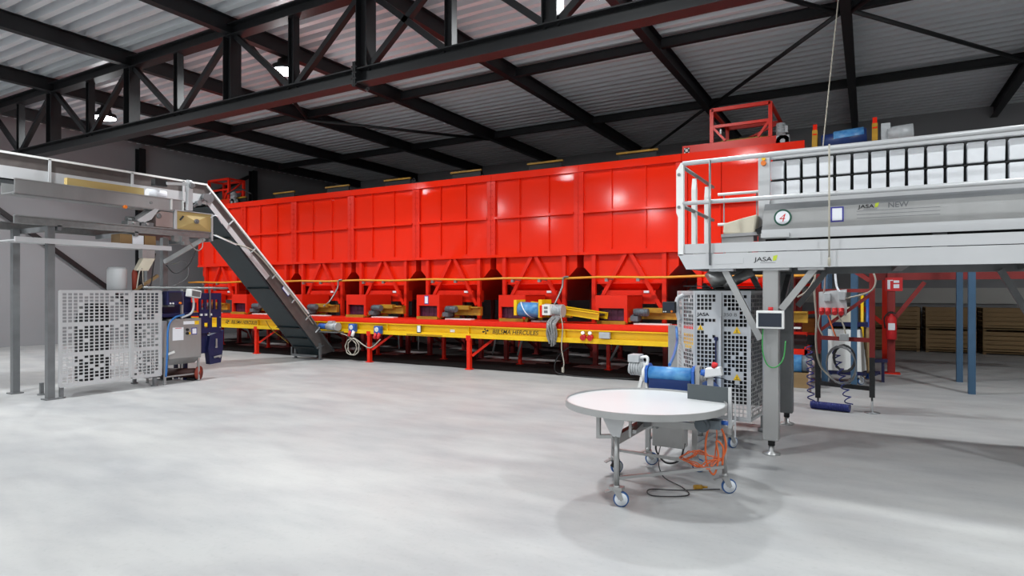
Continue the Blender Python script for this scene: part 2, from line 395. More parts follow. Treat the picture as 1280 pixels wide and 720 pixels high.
# ------------------------------------------------------------------ red storage bunkers
YBK = 13.4; MOD = 2.392; XR0 = -1.07
cent = [XR0-MOD*(k+.5) for k in range(8)][::-1]          # left to right
ORD = ['first', 'second', 'third', 'fourth', 'fifth', 'sixth', 'seventh', 'eighth']
BL = ['red storage bunker at the far left end, mostly behind the inclined conveyor', 'red storage bunker second from the left end, right beside the top of the inclined conveyor',
  'red storage bunker third from the left end of the row', 'red storage bunker fourth from the left end of the row', 'red storage bunker fifth from the left, above the painted lettering of the yellow beam',
  'red storage bunker sixth from the left, above the blue belt drum', 'red storage bunker seventh from the left, just left of the white railing', 'red storage bunker at the right end, partly behind the railing and platform']
def make_bunker():
    o = thing('storage_bunker', BL[0], 'bunker', (0,0,0), 'red storage bunkers in one row')
    W = MOD/2-.004
    mb = B(-W, W, .0, .03, 2.62, 4.6).box(-W, -W+.03, .03, 3.4, 2.62, 4.6).box(W-.03, W, .03, 3.4, 2.62, 4.6).box(-W, W, 3.4, 3.43, 2.62, 4.6)
    mb.build('tank', M['red'], o)
    for x in (-.40, .40):
        B(x-.015, x+.015, -.05, 0, 2.68, 4.49).build('rib', M['red'], o)
    B(-W+.11, W-.11, -.1, 0, 3.55, 3.565).box(-W+.11, W-.11, -.11, -.1, 3.525, 3.58).build('middle_rail', M['red'], o)
    B(-W, W, -.1, .03, 4.49, 4.505).box(-W, W, -.06, .03, 4.505, 4.66).build('top_rail', M['red'], o)
    B(-W, W, -.1, .03, 2.6, 2.625).box(-W, W, -.1, -.085, 2.56, 2.6).build('bottom_ledge', M['red'], o)
    for s in (-1, 1):
        mb = MB(); x0, x1 = sorted((s*W, s*(W-.115)))
        mb.box(x0, x1, -.07, 0, 2.625, 4.49)
        for k in range(12):
            z = 2.75+k*.15
            mb.cyl((s*(W-.03), -.085, z), (s*(W-.03), -.068, z), .014, n=6)
        mb.build('corner_post', M['redm'], o)
    # hopper: flat front, sides taper inwards
    f = .05; zt, zm, zl, zb = 2.6, 2.28, 1.9, 1.48
    wl = 1.1-(zm-zl)/(zm-zb)*.76
    mb = MB()
    a = [(-1.11,f,zt),(1.11,f,zt),(1.11,f,zm),(wl,f,zl),(-wl,f,zl),(-1.11,f,zm)]
    mb.prism(a, (0,.02,0))
    mb.add([(-wl,f,zl),(wl,f,zl),(.36,.5,zb),(-.36,.5,zb)], [(0,1,2,3)])
    bk = 3.3
    mb.add([(-1.11,f,zt),(-1.11,bk,zt),(-1.11,bk,zm),(-1.11,f,zm)], [(0,1,2,3)])
    mb.add([(1.11,f,zt),(1.11,bk,zt),(1.11,bk,zm),(1.11,f,zm)], [(3,2,1,0)])
    for s in (-1, 1): mb.add([(s*1.11,f,zm),(s*1.11,bk,zm),(s*.36,2.6,zb),(s*.36,.5,zb),(s*wl,f,zl)], [(0,1,2,3,4)])
    mb.add([(-1.11,bk,zt),(1.11,bk,zt),(1.11,bk,zm),(-1.11,bk,zm)], [(0,1,2,3)]).add([(-1.11,bk,zm),(1.11,bk,zm),(.36,2.6,zb),(-.36,2.6,zb)], [(0,1,2,3)])
    h = mb.build('hopper', M['red'], o)
    B(-wl-.02, wl+.02, f-.05, f+.02, zl-.012, zl+.012).build('lip', M['redm'], h)
    B(-.62, .62, -.02, .5, 1.44, 1.74).build('outlet_box', M['redm'], o)
    B(.36, .48, -.045, -.02, 1.68, 1.73).build('marker_plate', M['paper'], o, label='small white marker plate')
    for s in (-1, 1):
        MB().bar((s*.82, -.02, 1.0), (s*.82, -.02, 2.56), .09, .09).build('front_post', M['redm'], o)
        MB().bar((s*.06, -.03, 2.56), (s*.75, -.03, 1.36), .085, .06, up=(0,1,0)).build('diagonal_brace', M['redm'], o)
        for y in (.06, 1.7, 3.3):
            MB().bar((s*.82, y, .02), (s*.82, y, 2.62 if y > .1 else 1.0), .1, .1).box(s*.82-.09, s*.82+.09, y-.09, y+.09, 0, .02).build('leg', M['maroon'], o)
        MB().bar((s*.82, .1, .95), (s*.82, 1.65, .2), .05, .06).build('leg_brace', M['maroon'], o)
    MB().bar((-.77, 1.7, .35), (.77, 1.7, .95), .06, .05).bar((-.77, .06, .9), (.77, .06, .9), .06, .08).bar((-.77, 3.3, .3), (.77, 3.3, .9), .06, .05).build('cross_brace', M['maroon'], o)
    p = B(-.46, .46, .6, .63, 4.55, 4.94).box(-.5, .5, .63, 1.5, 4.80, 4.84).build('levelling_plate', M['dark'], o)
    MB().bar((-.5, .58, 4.96), (.5, .58, 4.96), .05, .045).build('yellow_edge', M['ochre'], p)
    return o
bunk = make_bunker()
for k, x in enumerate(cent):
    b = bunk if k == 0 else dup(bunk, (0,0,0), BL[k])
    b.location = (x, YBK, 0)

# discharge feeder below each bunker
def make_feeder():
    o = thing('discharge_feeder', '', 'feeder', (0,0,0), 'red discharge feeders under the bunkers')
    w = .35
    mb = B(-w, w, -1.1, -1.07, 1.36, 1.63).box(-w, -w+.07, -1.1, -1.06, 1.06, 1.36).box(w-.07, w, -1.1, -1.06, 1.06, 1.36)
    mb.box(-w, -w+.025, -1.07, -.1, 1.1, 1.63).box(w-.025, w, -1.07, -.1, 1.1, 1.63).box(-w, w, -1.07, -.1, 1.6, 1.63)
    mb.build('hood', M['redm'], o)
    mb = MB()
    for i in range(9): mb.box(-w+.03+i*.071, -w+.03+i*.071+.068, -.99-.006*(i%2), -.985, 1.1, 1.45)
    mb.build('curtain', M['recess'], o, label='violet rubber curtain')
    B(-w+.06, w-.02, -1.16, -.2, 1.04, 1.085).box(-w+.06, w-.02, -1.18, -1.15, 1.03, 1.1).build('tray', M['ochre'], o)
    f = MB().box(w+.02, w+.95, -.72, -.62, 1.13, 1.33).box(w+.02, w+.95, -.8, -.62, 1.31, 1.34).box(w+.25, w+.7, -.86, -.72, 1.27, 1.37).build('drive_frame', M['ochre'], o)
    g = MB().cyl((w+.1, -.95, 1.28), (w+.4, -.95, 1.28), .075, n=16).cyl((w+.1, -.95, 1.15), (w+.1, -.72, 1.15), .09, n=16).box(w+.04, w+.2, -1.03, -.8, 1.1, 1.2)
    for i in range(6): g.cyl((w+.16+i*.04, -.95, 1.28), (w+.175+i*.04, -.95, 1.28), .083, n=16)
    g.build('gearmotor', M['motord'], o)
    MB().cyl((w+.02, -1.02, 1.12), (w+.02, -.9, 1.12), .05, n=14).build('sprocket', M['brass'], o)
    B(w+.1, w+.85, -1.0, -.82, 1.03, 1.055).build('cover_strip', M['white'], o)
    return o
fe = make_feeder()
FL = ['at the far left end of the belt beside the navy machine', 'second from the left, just left of the inclined conveyor', 'behind the middle of the inclined conveyor', 'first one clear of the inclined conveyor on its right',
  'with a white notice on its front, above the lettering', 'partly behind the blue belt drum', 'left of the perforated machine guard', 'hidden behind the perforated machine guard']
feeders = []
for k, x in enumerate(cent):
    b = fe if k == 0 else dup(fe, (0,0,0), '')
    b.location = (x, YBK, 0); b['label'] = 'red box-shaped discharge feeder '+FL[k]; BASE[b] = (x, YBK, 0); feeders.append(b)
x = cent[4]
n_ = B(x-.1, x+.02, YBK-1.105, YBK-1.1, 1.4, 1.61).build('notice', M['notice'], feeders[4], label='blue-edged white notice')
B(x-.085, x+.005, YBK-1.109, YBK-1.105, 1.42, 1.59).build('notice_paper', M['paper'], n_)

# yellow pipe along the bunkers
pts = [(-20.2+.5*i, 12.98, 2.02+.012*math.sin(i*1.3)) for i in range(40)]
P_ = thing('yellow_pipe', 'long thin yellow pipe running along the front of all the red bunkers', 'pipe', (-20.2, 12.98, 2.02))
MB().tube(pts, .028, 10).build('pipe_run', M['pipe'], P_)
for x in cent:
    for d in (-.36, .36):
        B(x+d-.02, x+d+.02, 12.94, YBK-.04, 1.975, 2.0).box(x+d-.035, x+d+.035, 12.945, 13.015, 1.93, 1.99).build('clamp', M['zinc'], P_)
def loose(name, mb, mat, label, cat, origin, group=None, **kw):
    return tag(mb.build(name, mat, origin=origin, **kw), label, cat, group)
# short hose drops from the pipe
for x, w in ((cent[5]+1.0, 'beside the blue belt drum'), (cent[2]+1.12, 'to the right of the inclined conveyor')):
    pt = spline([(x+.12, 12.95, 2.05), (x, 12.93, 2.02), (x-.02, 12.9, 1.8), (x-.1, 12.7, 1.45), (x-.14, 12.5, 1.3)])
    loose('air_hose', MB().tube(pt, .022), M['zinc'], 'brownish hose hanging from yellow pipe '+w, 'hose', pt[-1])

# ------------------------------------------------------------------ yellow collecting conveyor
XA, XB = -20.0, -2.2
CV = thing('collecting_conveyor', 'long yellow-sided conveyor under the bunkers with dark lettering', 'conveyor', (XB, 11.4, 0))
mb = B(XA, XB, 11.40, 11.415, .7, .95).box(XA, XB, 11.315, 11.415, .935, .95).box(XA, XB, 11.33, 11.40, .69, .785)
sb = mb.build('side_beam', M['yellow'], CV)
mb = MB()
for x in [-19.2+2.32*i for i in range(8)]: mb.box(x-.012, x+.012, 11.345, 11.4, .785, .935)
mb.build('stiffener', M['yellow'], sb)
mb = B(XA, XB, 11.45, 11.47, .95, 1.06).box(XA, XB, 11.47, 11.62, 1.045, 1.06)
mb.build('belt_guard', M['redm'], CV)
B(XA, XB, 12.15, 12.9, .97, 1.03).box(XA, XB, 12.9, 12.93, .7, 1.03).build('red_deck', M['redm'], CV)
B(XA, XB, 11.62, 12.15, .955, .985).build('belt', M['dark'], CV)
B(XA, XB, 12.75, 12.8, .7, .95).build('rear_beam', M['ochre'], CV)
for x in (-17.6, -14.62, -10.49, -7.59):
    MB().bar((x, 11.37, .02), (x, 11.37, .69), .085, .085).box(x-.07, x+.07, 11.3, 11.44, 0, .02).box(x-.06, x+.06, 11.32, 11.345, .64, .75).build('leg', M['redm'], CV)
    MB().bar((x+.05, 11.4, .3), (x+.42, 11.75, .68), .05, .05).build('leg_brace', M['redm'], CV)
for i in range(8):
    x = -7.1-2.2*i if i < 6 else -4.9+2.0*(i-6)
    MB().bar((x, 12.78, .02), (x, 12.78, .7), .07, .07).box(x-.07, x+.07, 12.71, 12.85, 0, .02).build('leg', M['redm'], CV)
for x in (-9.7, -9.1, -7.0, -6.35, -4.2, -12.9, -15.2):
    MB().bar((x-.32, 11.9, .32), (x, 11.5, .68), .03, .04).build('strut', M['steeld'], CV)
for x in (-7.02, -15.75):
    lettering('BIJLSMA HERCULES', .13, (x, 11.398, .805), 0, M['ink'], CV, width=1.12, bold=.0004, shear=.2)
    mb = MB(); c = (x-.17, 11.396, .85)
    for a in range(4):
        t = a*PI/2+.3
        mb.prism([c, (c[0]+.065*math.cos(t-.35), c[1], c[2]+.065*math.sin(t-.35)), (c[0]+.09*math.cos(t), c[1], c[2]+.05*math.sin(t)), (c[0]+.065*math.cos(t+.35), c[1], c[2]+.065*math.sin(t+.35))], (0,-.002,0))
    mb.build('emblem', M['ink'], CV)
f_ = B(-9.01, -8.89, 11.325, 11.33, .76, .95).build('notice', M['ink'], CV, label='black-framed white notice'); B(-8.995, -8.905, 11.322, 11.325, .78, .93).build('notice_paper', M['paper'], f_)
B(-8.12, -8.0, 11.392, 11.4, .8, .86).build('sticker', M['paper'], CV, label='white sticker')
B(-9.3, -8.3, 11.3, 11.36, .715, .73).build('cable_tray', M['ochre'], CV)
# dirt and peelings under the belt; rear rows paint shade, gaps as lit patches
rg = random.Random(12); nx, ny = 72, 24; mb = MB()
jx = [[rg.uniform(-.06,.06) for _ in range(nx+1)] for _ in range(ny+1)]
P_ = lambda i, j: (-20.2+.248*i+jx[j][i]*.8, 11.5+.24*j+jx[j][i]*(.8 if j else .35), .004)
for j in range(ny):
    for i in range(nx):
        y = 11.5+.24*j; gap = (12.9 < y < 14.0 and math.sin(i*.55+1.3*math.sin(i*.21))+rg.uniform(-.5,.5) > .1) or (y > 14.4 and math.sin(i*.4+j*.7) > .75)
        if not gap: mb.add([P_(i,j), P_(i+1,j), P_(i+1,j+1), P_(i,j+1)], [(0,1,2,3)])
so = mb.build('soil_shade_strip', M['soil_shade'])
tag(so, 'dark strip of dirt and painted shade on the floor under the yellow conveyor', 'soil_shade'); so['kind'] = 'stuff'
# sockets on the beam
def socket(x, z, lab):
    o = thing('power_socket', lab, 'socket', (x, 11.33, z), 'blue power sockets on the yellow beam')
    MB().box(x-.1, x+.1, 11.22, 11.33, z-.02, z+.17).build('housing', M['bluep'], o, bevel=.015)
    MB().cyl((x, 11.23, z+.09), (x, 11.2, z+.085), .055).build('round_cover', M['white'], o)
    for d in (-.05, .06):
        MB().cyl((x+d, 11.25, z), (x+d-.01, 11.2, z-.13), .04).build('plug', M['white'] if d > 0 and x < -10.4 else M['redi'], o)
    return o
socket(-10.95, .75, 'blue power socket with white plug on yellow beam, nearer the inclined conveyor')
socket(-10.13, .72, 'blue power socket with red plugs on yellow beam, right of the first short red leg')
pt = []
for i in range(46):
    t = i/45*2*PI*2; pt.append((-10.85+.2*math.sin(t)-.12+.012*i*.3, 11.2-.03*(i%3)*.3, .42+.2*math.cos(t)-.05))
pt = [(-11.3, 11.22, .68), (-11.05, 11.22, .62)]+pt[4:]+[(-10.4, 11.2, .37), (-10.2, 11.2, .42), (-10.0, 11.2, .58)]
loose('power_cable', MB().tube(spline(pt, 3), .014, 6), M['cable'], 'looped pale grey power cable hanging between the two blue sockets', 'cable', (-10.8, 11.2, .2))
o = thing('drive_motor', 'grey cylindrical motor on the yellow beam beside the conveyor foot', 'motor', (-11.75, 11.2, .7))
MB().cyl((-11.72, 11.2, .84), (-11.45, 11.2, .84), .095, n=20).cyl((-11.45, 11.2, .84), (-11.36, 11.2, .84), .105, n=20).box(-11.66, -11.52, 11.14, 11.26, .92, .98).build('casing', M['motor'], o)
MB().cyl((-12.0, 11.2, .84), (-11.72, 11.2, .84), .07, n=16).build('gearbox', M['bluep'], o)
B(-11.95, -11.3, 11.1, 11.4, .69, .72).build('bracket', M['steeld'], o)
o = thing('signal_lamp_pair', 'pair of round red and white sockets on the yellow beam', 'socket', (-4.8, 11.35, .76))
for d in (0, .15):
    MB().cyl((-4.86+d, 11.35, .82), (-4.86+d, 11.26, .8), .055).build('socket_cap', M['redi'], o); MB().cyl((-4.86+d, 11.3, .885), (-4.86+d, 11.27, .9), .035).build('white_cap', M['white'], o)
loose('junction_box', B(-4.52, -4.3, 11.27, 11.34, .8, .92), M['motor'], 'small grey junction box on the yellow beam near its right end', 'box', (-4.4, 11.3, .8), bevel=.01)

# ------------------------------------------------------------------ yellow transfer conveyor with blue drum
o = thing('transfer_conveyor', 'short yellow conveyor with a blue drum lying across the main belt', 'conveyor', (-6.0, 11.9, 1.06))
for dy in (-.0, .5):
    y = 11.85+dy
    MB().bar((-6.55, y, 1.42), (-4.75, y, 1.2), .03, .14).bar((-6.55, y-.03, 1.48), (-4.75, y-.03, 1.26), .06, .02).build('side_rail', M['yellow'], o)
MB().bar((-6.45, 12.1, 1.43), (-4.8, 12.1, 1.22), .4, .03).build('belt', M['dark'], o)
d = MB().cyl((-6.5, 11.72, 1.33), (-5.98, 11.72, 1.31), .16, n=24).build('drum', M['blue'], o)
pt = [(-6.45+.42*i/30, 11.72+.164*math.cos(2+i*.14), 1.33+.164*math.sin(2+i*.14)) for i in range(31)]
MB().tube(pt, .012, 6).build('cleat', M['paper'], d)
B(-6.6, -6.53, 11.6, 12.0, 1.2, 1.53).box(-5.98, -5.9, 11.55, 12.0, 1.16, 1.54).build('end_plate', M['yellow'], o)
B(-5.94, -5.88, 11.53, 11.6, 1.18, 1.42).build('red_flange', M['redm'], o)
mb = MB().cyl((-5.86, 11.62, 1.34), (-5.45, 11.62, 1.3), .12, n=18)
for i in range(7): mb.cyl((-5.6+i*.025, 11.62, 1.31), (-5.588+i*.025, 11.62, 1.31), .135, n=18)
mb.build('motor', M['motor'], o)
mb = B(-5.84, -5.66, 11.44, 11.54, 1.22, 1.44).build('terminal_box', M['white'], o, bevel=.01)
mb = MB().box(-5.79, -5.71, 11.435, 11.44, 1.27, 1.32).box(-5.79, -5.71, 11.435, 11.44, 1.35, 1.4).build('box_label', M['inkg'], mb)
MB().bar((-6.4, 11.8, 1.06), (-6.35, 11.8, 1.2), .06, .06).bar((-5.6, 11.8, 1.06), (-5.6, 11.8, 1.2), .06, .06).build('foot', M['ochre'], o)
rng = random.Random(4); mb = MB()
for i in range(16):
    x = -5.55+rng.uniform(-.09,.09); y = 11.3+rng.uniform(-.05,.05)
    pt = spline([(x+.02, 11.5, 1.2), (x, y, 1.05+rng.uniform(-.02,.03)), (x+rng.uniform(-.05,.05), y, .85), (x*.6-5.5*.4+rng.uniform(-.02,.02), y+.01, .6+rng.uniform(0,.15))], 4)
    mb.tube(pt, .022, 6)
loose('plastic_film_bundle', mb, M['rag'], 'bundle of grey plastic film hanging over the yellow beam', 'film', (-5.55, 11.3, .6))
loose('thin_cable', MB().tube(spline([(-5.35, 11.3, 1.25), (-5.28, 11.25, 1.0), (-5.3, 11.24, .6), (-5.25, 11.24, .3), (-5.27, 11.24, .16)]), .011, 6).box(-5.29, -5.25, 11.22, 11.26, .1, .2), M['cable'], 'thin pale cable dangling in front of the yellow beam', 'cable', (-5.27, 11.24, .1))
loose('floor_cable', MB().tube(spline([(-5.3, 11.7, .6), (-5.6, 11.7, .35), (-5.62, 11.6, .1), (-5.4, 11.5, .02), (-4.6, 11.45, .015), (-3.9, 11.6, .015)]), .014, 6), M['cord'], 'black cable looping down to the floor under the yellow beam', 'cable', (-5.4, 11.5, 0))

# ------------------------------------------------------------------ gantries on the bunkers
def gantry(x0, x1, lab, dep=1.85):
    y0, y1, zb = YBK+.35, YBK+.35+dep, 4.66
    o = thing('filling_carriage', lab, 'carriage', (x0, y0, zb))
    for ya_ in (y0, y1-.12): B(x0-.62, x1+.12, ya_, ya_+.12, zb+.08, zb+.25).box(x0-.4, x0-.3, ya_+.02, ya_+.1, zb-.16, zb+.08).box(x1-.2, x1-.1, ya_+.02, ya_+.1, zb-.16, zb+.08).build('carriage_beam', M['redm'], o)
    mb = MB()
    for y in (y0+.06, y1-.06):
        for x in (x0, x1): mb.bar((x, y, zb+.26), (x, y, zb+.98), .075, .075)
        mb.bar((x0, y, zb+.96), (x1, y, zb+.96), .075, .075).bar((x0, y, zb+.6), (x1, y, zb+.6), .06, .06)
        mb.bar((x0+.03, y, zb+.58), (x0+.28, y, zb+.28), .05, .05).bar((x1-.03, y, zb+.58), (x1-.24, y, zb+.28), .05, .05)
    for x in (x0, x1): mb.bar((x, y0+.06, zb+.96), (x, y1-.06, zb+.96), .06, .06)
    mb.bar((x0+.3, y1-.06, zb+.6), (x1, y1-.06, zb+.96), .05, .05)
    mb.build('guard_frame', M['redm'], o)
    MB().bar((x0+.05, y0+.4, zb+.33), (x1-.05, y0+.4, zb+.33), .04, .04).build('scraper_edge', M['ochre'], o)
    mb = MB().cyl((x1+.24, y0, zb+.12), (x1+.24, y0+.16, zb+.12), .13, n=20).cyl((x1+.24, y0-.02, zb+.12), (x1+.24, y0, zb+.12), .05, n=12).box(x1+.12, x1+.36, y0, y0+.14, zb, zb+.24)
    mb.cyl((x1+.2, y0+.08, zb+.24), (x1+.2, y0+.08, zb+.5), .09, n=18).box(x1+.25, x1+.33, y0+.03, y0+.13, zb+.3, zb+.44)
    for i in range(6): mb.cyl((x1+.2, y0+.08, zb+.3+i*.03), (x1+.2, y0+.08, zb+.312+i*.03), .1, n=18)
    mb.build('gearmotor', M['motor'], o)
    c = (x0-.52, y0-.012, zb+.14)
    mb = B(c[0]-.06, c[0]+.06, c[1], c[1]+.01, c[2]-.06, c[2]+.06).build('bearing', M['dark'], o)
    MB().cyl((c[0], c[1]-.02, c[2]), c, .03).box(c[0]-.055, c[0]-.03, c[1]-.006, c[1], c[2]+.03, c[2]+.055).box(c[0]+.03, c[0]+.055, c[1]-.006, c[1], c[2]+.03, c[2]+.055).box(c[0]-.055, c[0]-.03, c[1]-.006, c[1], c[2]-.055, c[2]-.03).box(c[0]+.03, c[0]+.055, c[1]-.006, c[1], c[2]-.055, c[2]-.03).build('bearing_hub', M['white'], mb)
    B(x0+.18, x0+.21, y0-.005, y0+.06, zb+.42, zb+.52).build('sensor', M['white'], o)
gantry(-2.93, -1.75, 'red tubular carriage frame with grey motor on top of the right end bunker')
gantry(-20.3, -19.2, 'red tubular carriage frame on top of the left end bunker', .7)
pt = spline([(-19.0, 13.6, 5.05), (-18.5, 13.7, 5.2), (-18.0, 13.8, 5.0)])
loose('cable_loop', MB().tube(pt, .025), M['cord'], 'dark cable arching over the top of the left bunkers', 'cable', pt[0])
loose('cable_tie_clump', MB().tube([(-10.75+.06*math.cos(i*.9), 13.3+.01*i, 4.66+.05*math.sin(i*.9)+.01*i) for i in range(14)], .012, 6), M['cord'], 'small black tangle of wire on the bunker top rail', 'wire', (-10.75, 13.3, 4.6))

# ------------------------------------------------------------------ inclined conveyor
XN, XF = -11.95, -12.75            # near (right) side and far side
def sidep(x, pts, t): return MB().prism([(x, y, z) for y, z in pts], (t, 0, 0))
Y0 = 4.0
up = [(8.07, 3.91), (10.77, 1.17), (11.62, .17)]
lo = [(8.08, 3.53), (9.38, 2.16), (11.21, .13)]
o = thing('inclined_conveyor', 'long inclined belt conveyor with dark green underside and grey sides', 'conveyor', (XN-.4, 11.3, 0))
for x, t in ((XN, -.015), (XF, .015)):
    s_ = -1 if t < 0 else 1
    # lower flange (white upper half, brown lower half) and the guard above it
    mid = lambda a, b, k: (a[0]+(b[0]-a[0])*k, a[1]+(b[1]-a[1])*k)
    m0, m1, m2 = mid(lo[0], up[0], .42), mid(lo[1], mid(up[0], up[1], .55), .45), mid(lo[2], up[2], .5)
    sidep(x, [lo[0], (9.55, 1.98), (9.64, 2.07), m0], t).build('side_plate', M['steell'], o)
    sidep(x, [(9.55, 1.98), lo[2], m2, (9.64, 2.07)], t).build('side_plate', M['brown'], o, label='brown weathered side plate')
    sidep(x+s_*.006, [m0, m2, up[2], up[1], up[0]], t).build('side_guard', M['brown'], o)
    MB().bar((x+.012*-s_, up[0][0], up[0][1]), (x+.012*-s_, up[1][0], up[1][1]), .05, .035).build('top_edge', M['white'], o)
    MB().bar((x+.012*-s_, up[1][0], up[1][1]), (x+.012*-s_, up[2][0], up[2][1]), .04, .03).build('top_edge', M['steeld'], o)
    # level section
    B(x-abs(t) if t < 0 else x, x if t < 0 else x+t, Y0, 8.07, 3.5, 3.72).build('side_plate', M['steell'], o)
    B(x-abs(t) if t < 0 else x, x if t < 0 else x+t, Y0, 8.07, 3.72, 3.92).build('side_guard', M['brown'], o)
    MB().bar((x-.012*s_, Y0, 3.93), (x-.012*s_, 8.07, 3.93), .05, .035).build('top_edge', M['white'], o)
    for y in (5.2, 6.55, 7.55): B(x-.025*s_-.012, x-.025*s_+.012, y-.02, y+.02, 3.5, 3.93).build('guard_bracket', M['steell'], o)
    ux, uz = (up[1][0]-up[0][0]), (up[1][1]-up[0][1]); L_ = math.hypot(ux, uz); ux/=L_; uz/=L_
    for d in (.15, .9, 1.7, 2.5, 3.3, 3.9, 4.35):
        p = (up[0][0]+ux*d, up[0][1]+uz*d)
        MB().bar((x-.018*s_, p[0], p[1]), (x-.018*s_, p[0]+uz*.17, p[1]-ux*.17), .02, .03, up=(1,0,0)).build('guard_bracket', M['steell'], o)
# underside sheet and belt with cleats
mb = MB()
n0, n1 = (8.08, 3.50), (11.21, .10)
mb.hexa([(XF,n0[0],n0[1]-.02),(XN,n0[0],n0[1]-.02),(XN,n1[0],n1[1]-.02),(XF,n1[0],n1[1]-.02)], [(XF,n0[0]+.03,n0[1]),(XN,n0[0]+.03,n0[1]),(XN,n1[0]+.03,n1[1]),(XF,n1[0]+.03,n1[1])])
u_ = mb.build('underside_cover', M['green'], o)
mb = MB()
for k in (.18, .5, .78, .86, .93):
    p = (n0[0]+(n1[0]-n0[0])*k, n0[1]+(n1[1]-n0[1])*k)
    mb.bar((XF, p[0]-.02, p[1]-.03), (XN, p[0]-.02, p[1]-.03), .04, .015)
mb.build('cover_seam', M['dark'], u_)
B(XF, XN, Y0, 8.05, 3.5, 3.52).build('level_underside', M['green'], o)
mb = MB()
mb.bar((XF/2+XN/2, 8.2, 3.66), (XF/2+XN/2, 11.4, .22), .76, .02).box(XF+.03, XN-.03, Y0, 8.2, 3.68, 3.7)
bl = mb.build('belt', M['dark'], o)
mb = MB()
for i in range(12):
    k = i/12; y = 8.35+3.0*k; z = 3.5-3.22*k; mb.bar((XF+.04, y+.03, z+.05), (XN-.04, y+.03, z+.05), .012, .09)
mb.build('cleat', M['dark'], bl)
MB().cyl((XF+.02, 11.33, .2), (XN-.02, 11.33, .2), .1, n=20).build('tail_drum', M['dark'], o)
MB().cyl((XF-.01, 8.12, 3.66), (XN+.03, 8.12, 3.66), .1, n=20).build('bend_roller', M['steeld'], o)
mb = MB().cyl((XN, 8.0, 3.66), (XN+.1, 8.0, 3.66), .07, n=16).cyl((XN, 7.85, 3.52), (XN+.1, 7.85, 3.52), .05, n=14).bar((XN+.05, 7.75, 3.44), (XN+.05, 8.1, 3.72), .03, .05)
mb.build('chain_tensioner', M['steeld'], o)
for x in (XN+.04, XF-.04):
    MB().bar((x, 11.12, .0), (x, 11.12, .42), .05, .05).bar((x, 11.02, .3), (x, 11.25, .36), .03, .03).box(x-.05, x+.05, 11.06, 11.18, 0, .012).build('foot', M['steeld'], o)
MB().bar((XF-.05, 11.0, .1), (XN+.05, 11.0, .1), .04, .05).bar((XF-.04, 11.0, .1), (XF-.04, 11.0, .3), .03, .03).build('foot_bar', M['steeld'], o)
p = (9.95, 2.06); n_ = MB().bar((XN+.004, 10.1, 1.62), (XN+.004, 10.28, 1.44), .008, .16, up=(1,0,0))
q = MB().prism([(XN+.008, 9.97, 1.79), (XN+.008, 10.05, 1.87), (XN+.008, 10.24, 1.67), (XN+.008, 10.16, 1.59)], (.004,0,0)).build('notice', M['notice'], o, label='blue-edged white notice')
MB().prism([(XN+.012, 9.99, 1.79), (XN+.012, 10.05, 1.85), (XN+.012, 10.22, 1.67), (XN+.012, 10.16, 1.61)], (.003,0,0)).build('notice_paper', M['paper'], q)
pt = spline([(XN+.03, 8.25, 2.9), (XN+.04, 8.7, 2.75), (XN+.05, 9.2, 2.6), (XN+.05, 9.8, 2.05), (XN+.05, 10.3, 1.55), (XN+.05, 10.9, .9)])
MB().tube(pt, .014, 6).build('side_cable', M['cable'], o)
MB().tube(spline([(XF-.03, 10.2, 1.0), (XF-.04, 10.35, .8), (XF-.04, 10.7, .55), (XF-.04, 10.9, .4)]), .01, 6).build('side_cable', M['ochre'], o)

# ------------------------------------------------------------------ left packing station
XS = -11.15                        # its face towards the open floor
o = thing('machine_guard', 'perforated steel guard of the packing machine at the left edge', 'guard', (XS-.3, 5.9, 0))
mb = MB(); perf(mb, (XS, 6.12, .2), (0,1,0), (0,0,1), .5, 1.52, 6, 27, hole=.72, miss=.1, blank=[(0,5,8,8),(0,5,17,17)], seed=3)
mb.build('perforated_panel', M['steell'], o, solid=.004)
mb = MB(); perf(mb, (XS, 5.0, .2), (0,1,0), (0,0,1), 1.1, 1.52, 13, 27, hole=.72, miss=.08, blank=[(0,12,8,8),(0,12,17,17)], seed=5)
mb.build('perforated_panel', M['steell'], o, solid=.004)
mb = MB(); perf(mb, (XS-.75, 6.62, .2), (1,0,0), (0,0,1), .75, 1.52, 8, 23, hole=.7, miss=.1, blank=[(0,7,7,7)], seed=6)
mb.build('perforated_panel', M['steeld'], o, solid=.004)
mb = MB().bar((XS, 6.11, .19), (XS, 6.11, 1.72), .02, .03).bar((XS, 6.63, .19), (XS, 6.63, 1.72), .02, .03).bar((XS, 5.0, .19), (XS, 5.0, 1.72), .03, .03)
mb.bar((XS, 5.0, .19), (XS, 6.63, .19), .02, .03).bar((XS, 5.0, 1.72), (XS, 6.63, 1.72), .02, .02)
mb.build('guard_frame', M['steell'], o)
for y in (5.05, 6.55):
    for x in (XS-.06, XS-.7): MB().bar((x, y, .02), (x, y, .2), .05, .05).cyl((x, y, 0), (x, y, .02), .06).build('foot', M['steeld'], o)
MB().lathe([(.0,0),(.26,0),(.26,1.0),(.2,1.3),(0,1.3)], (XS-.42, 5.7, .2)).build('forming_drum', M['dark'], o)

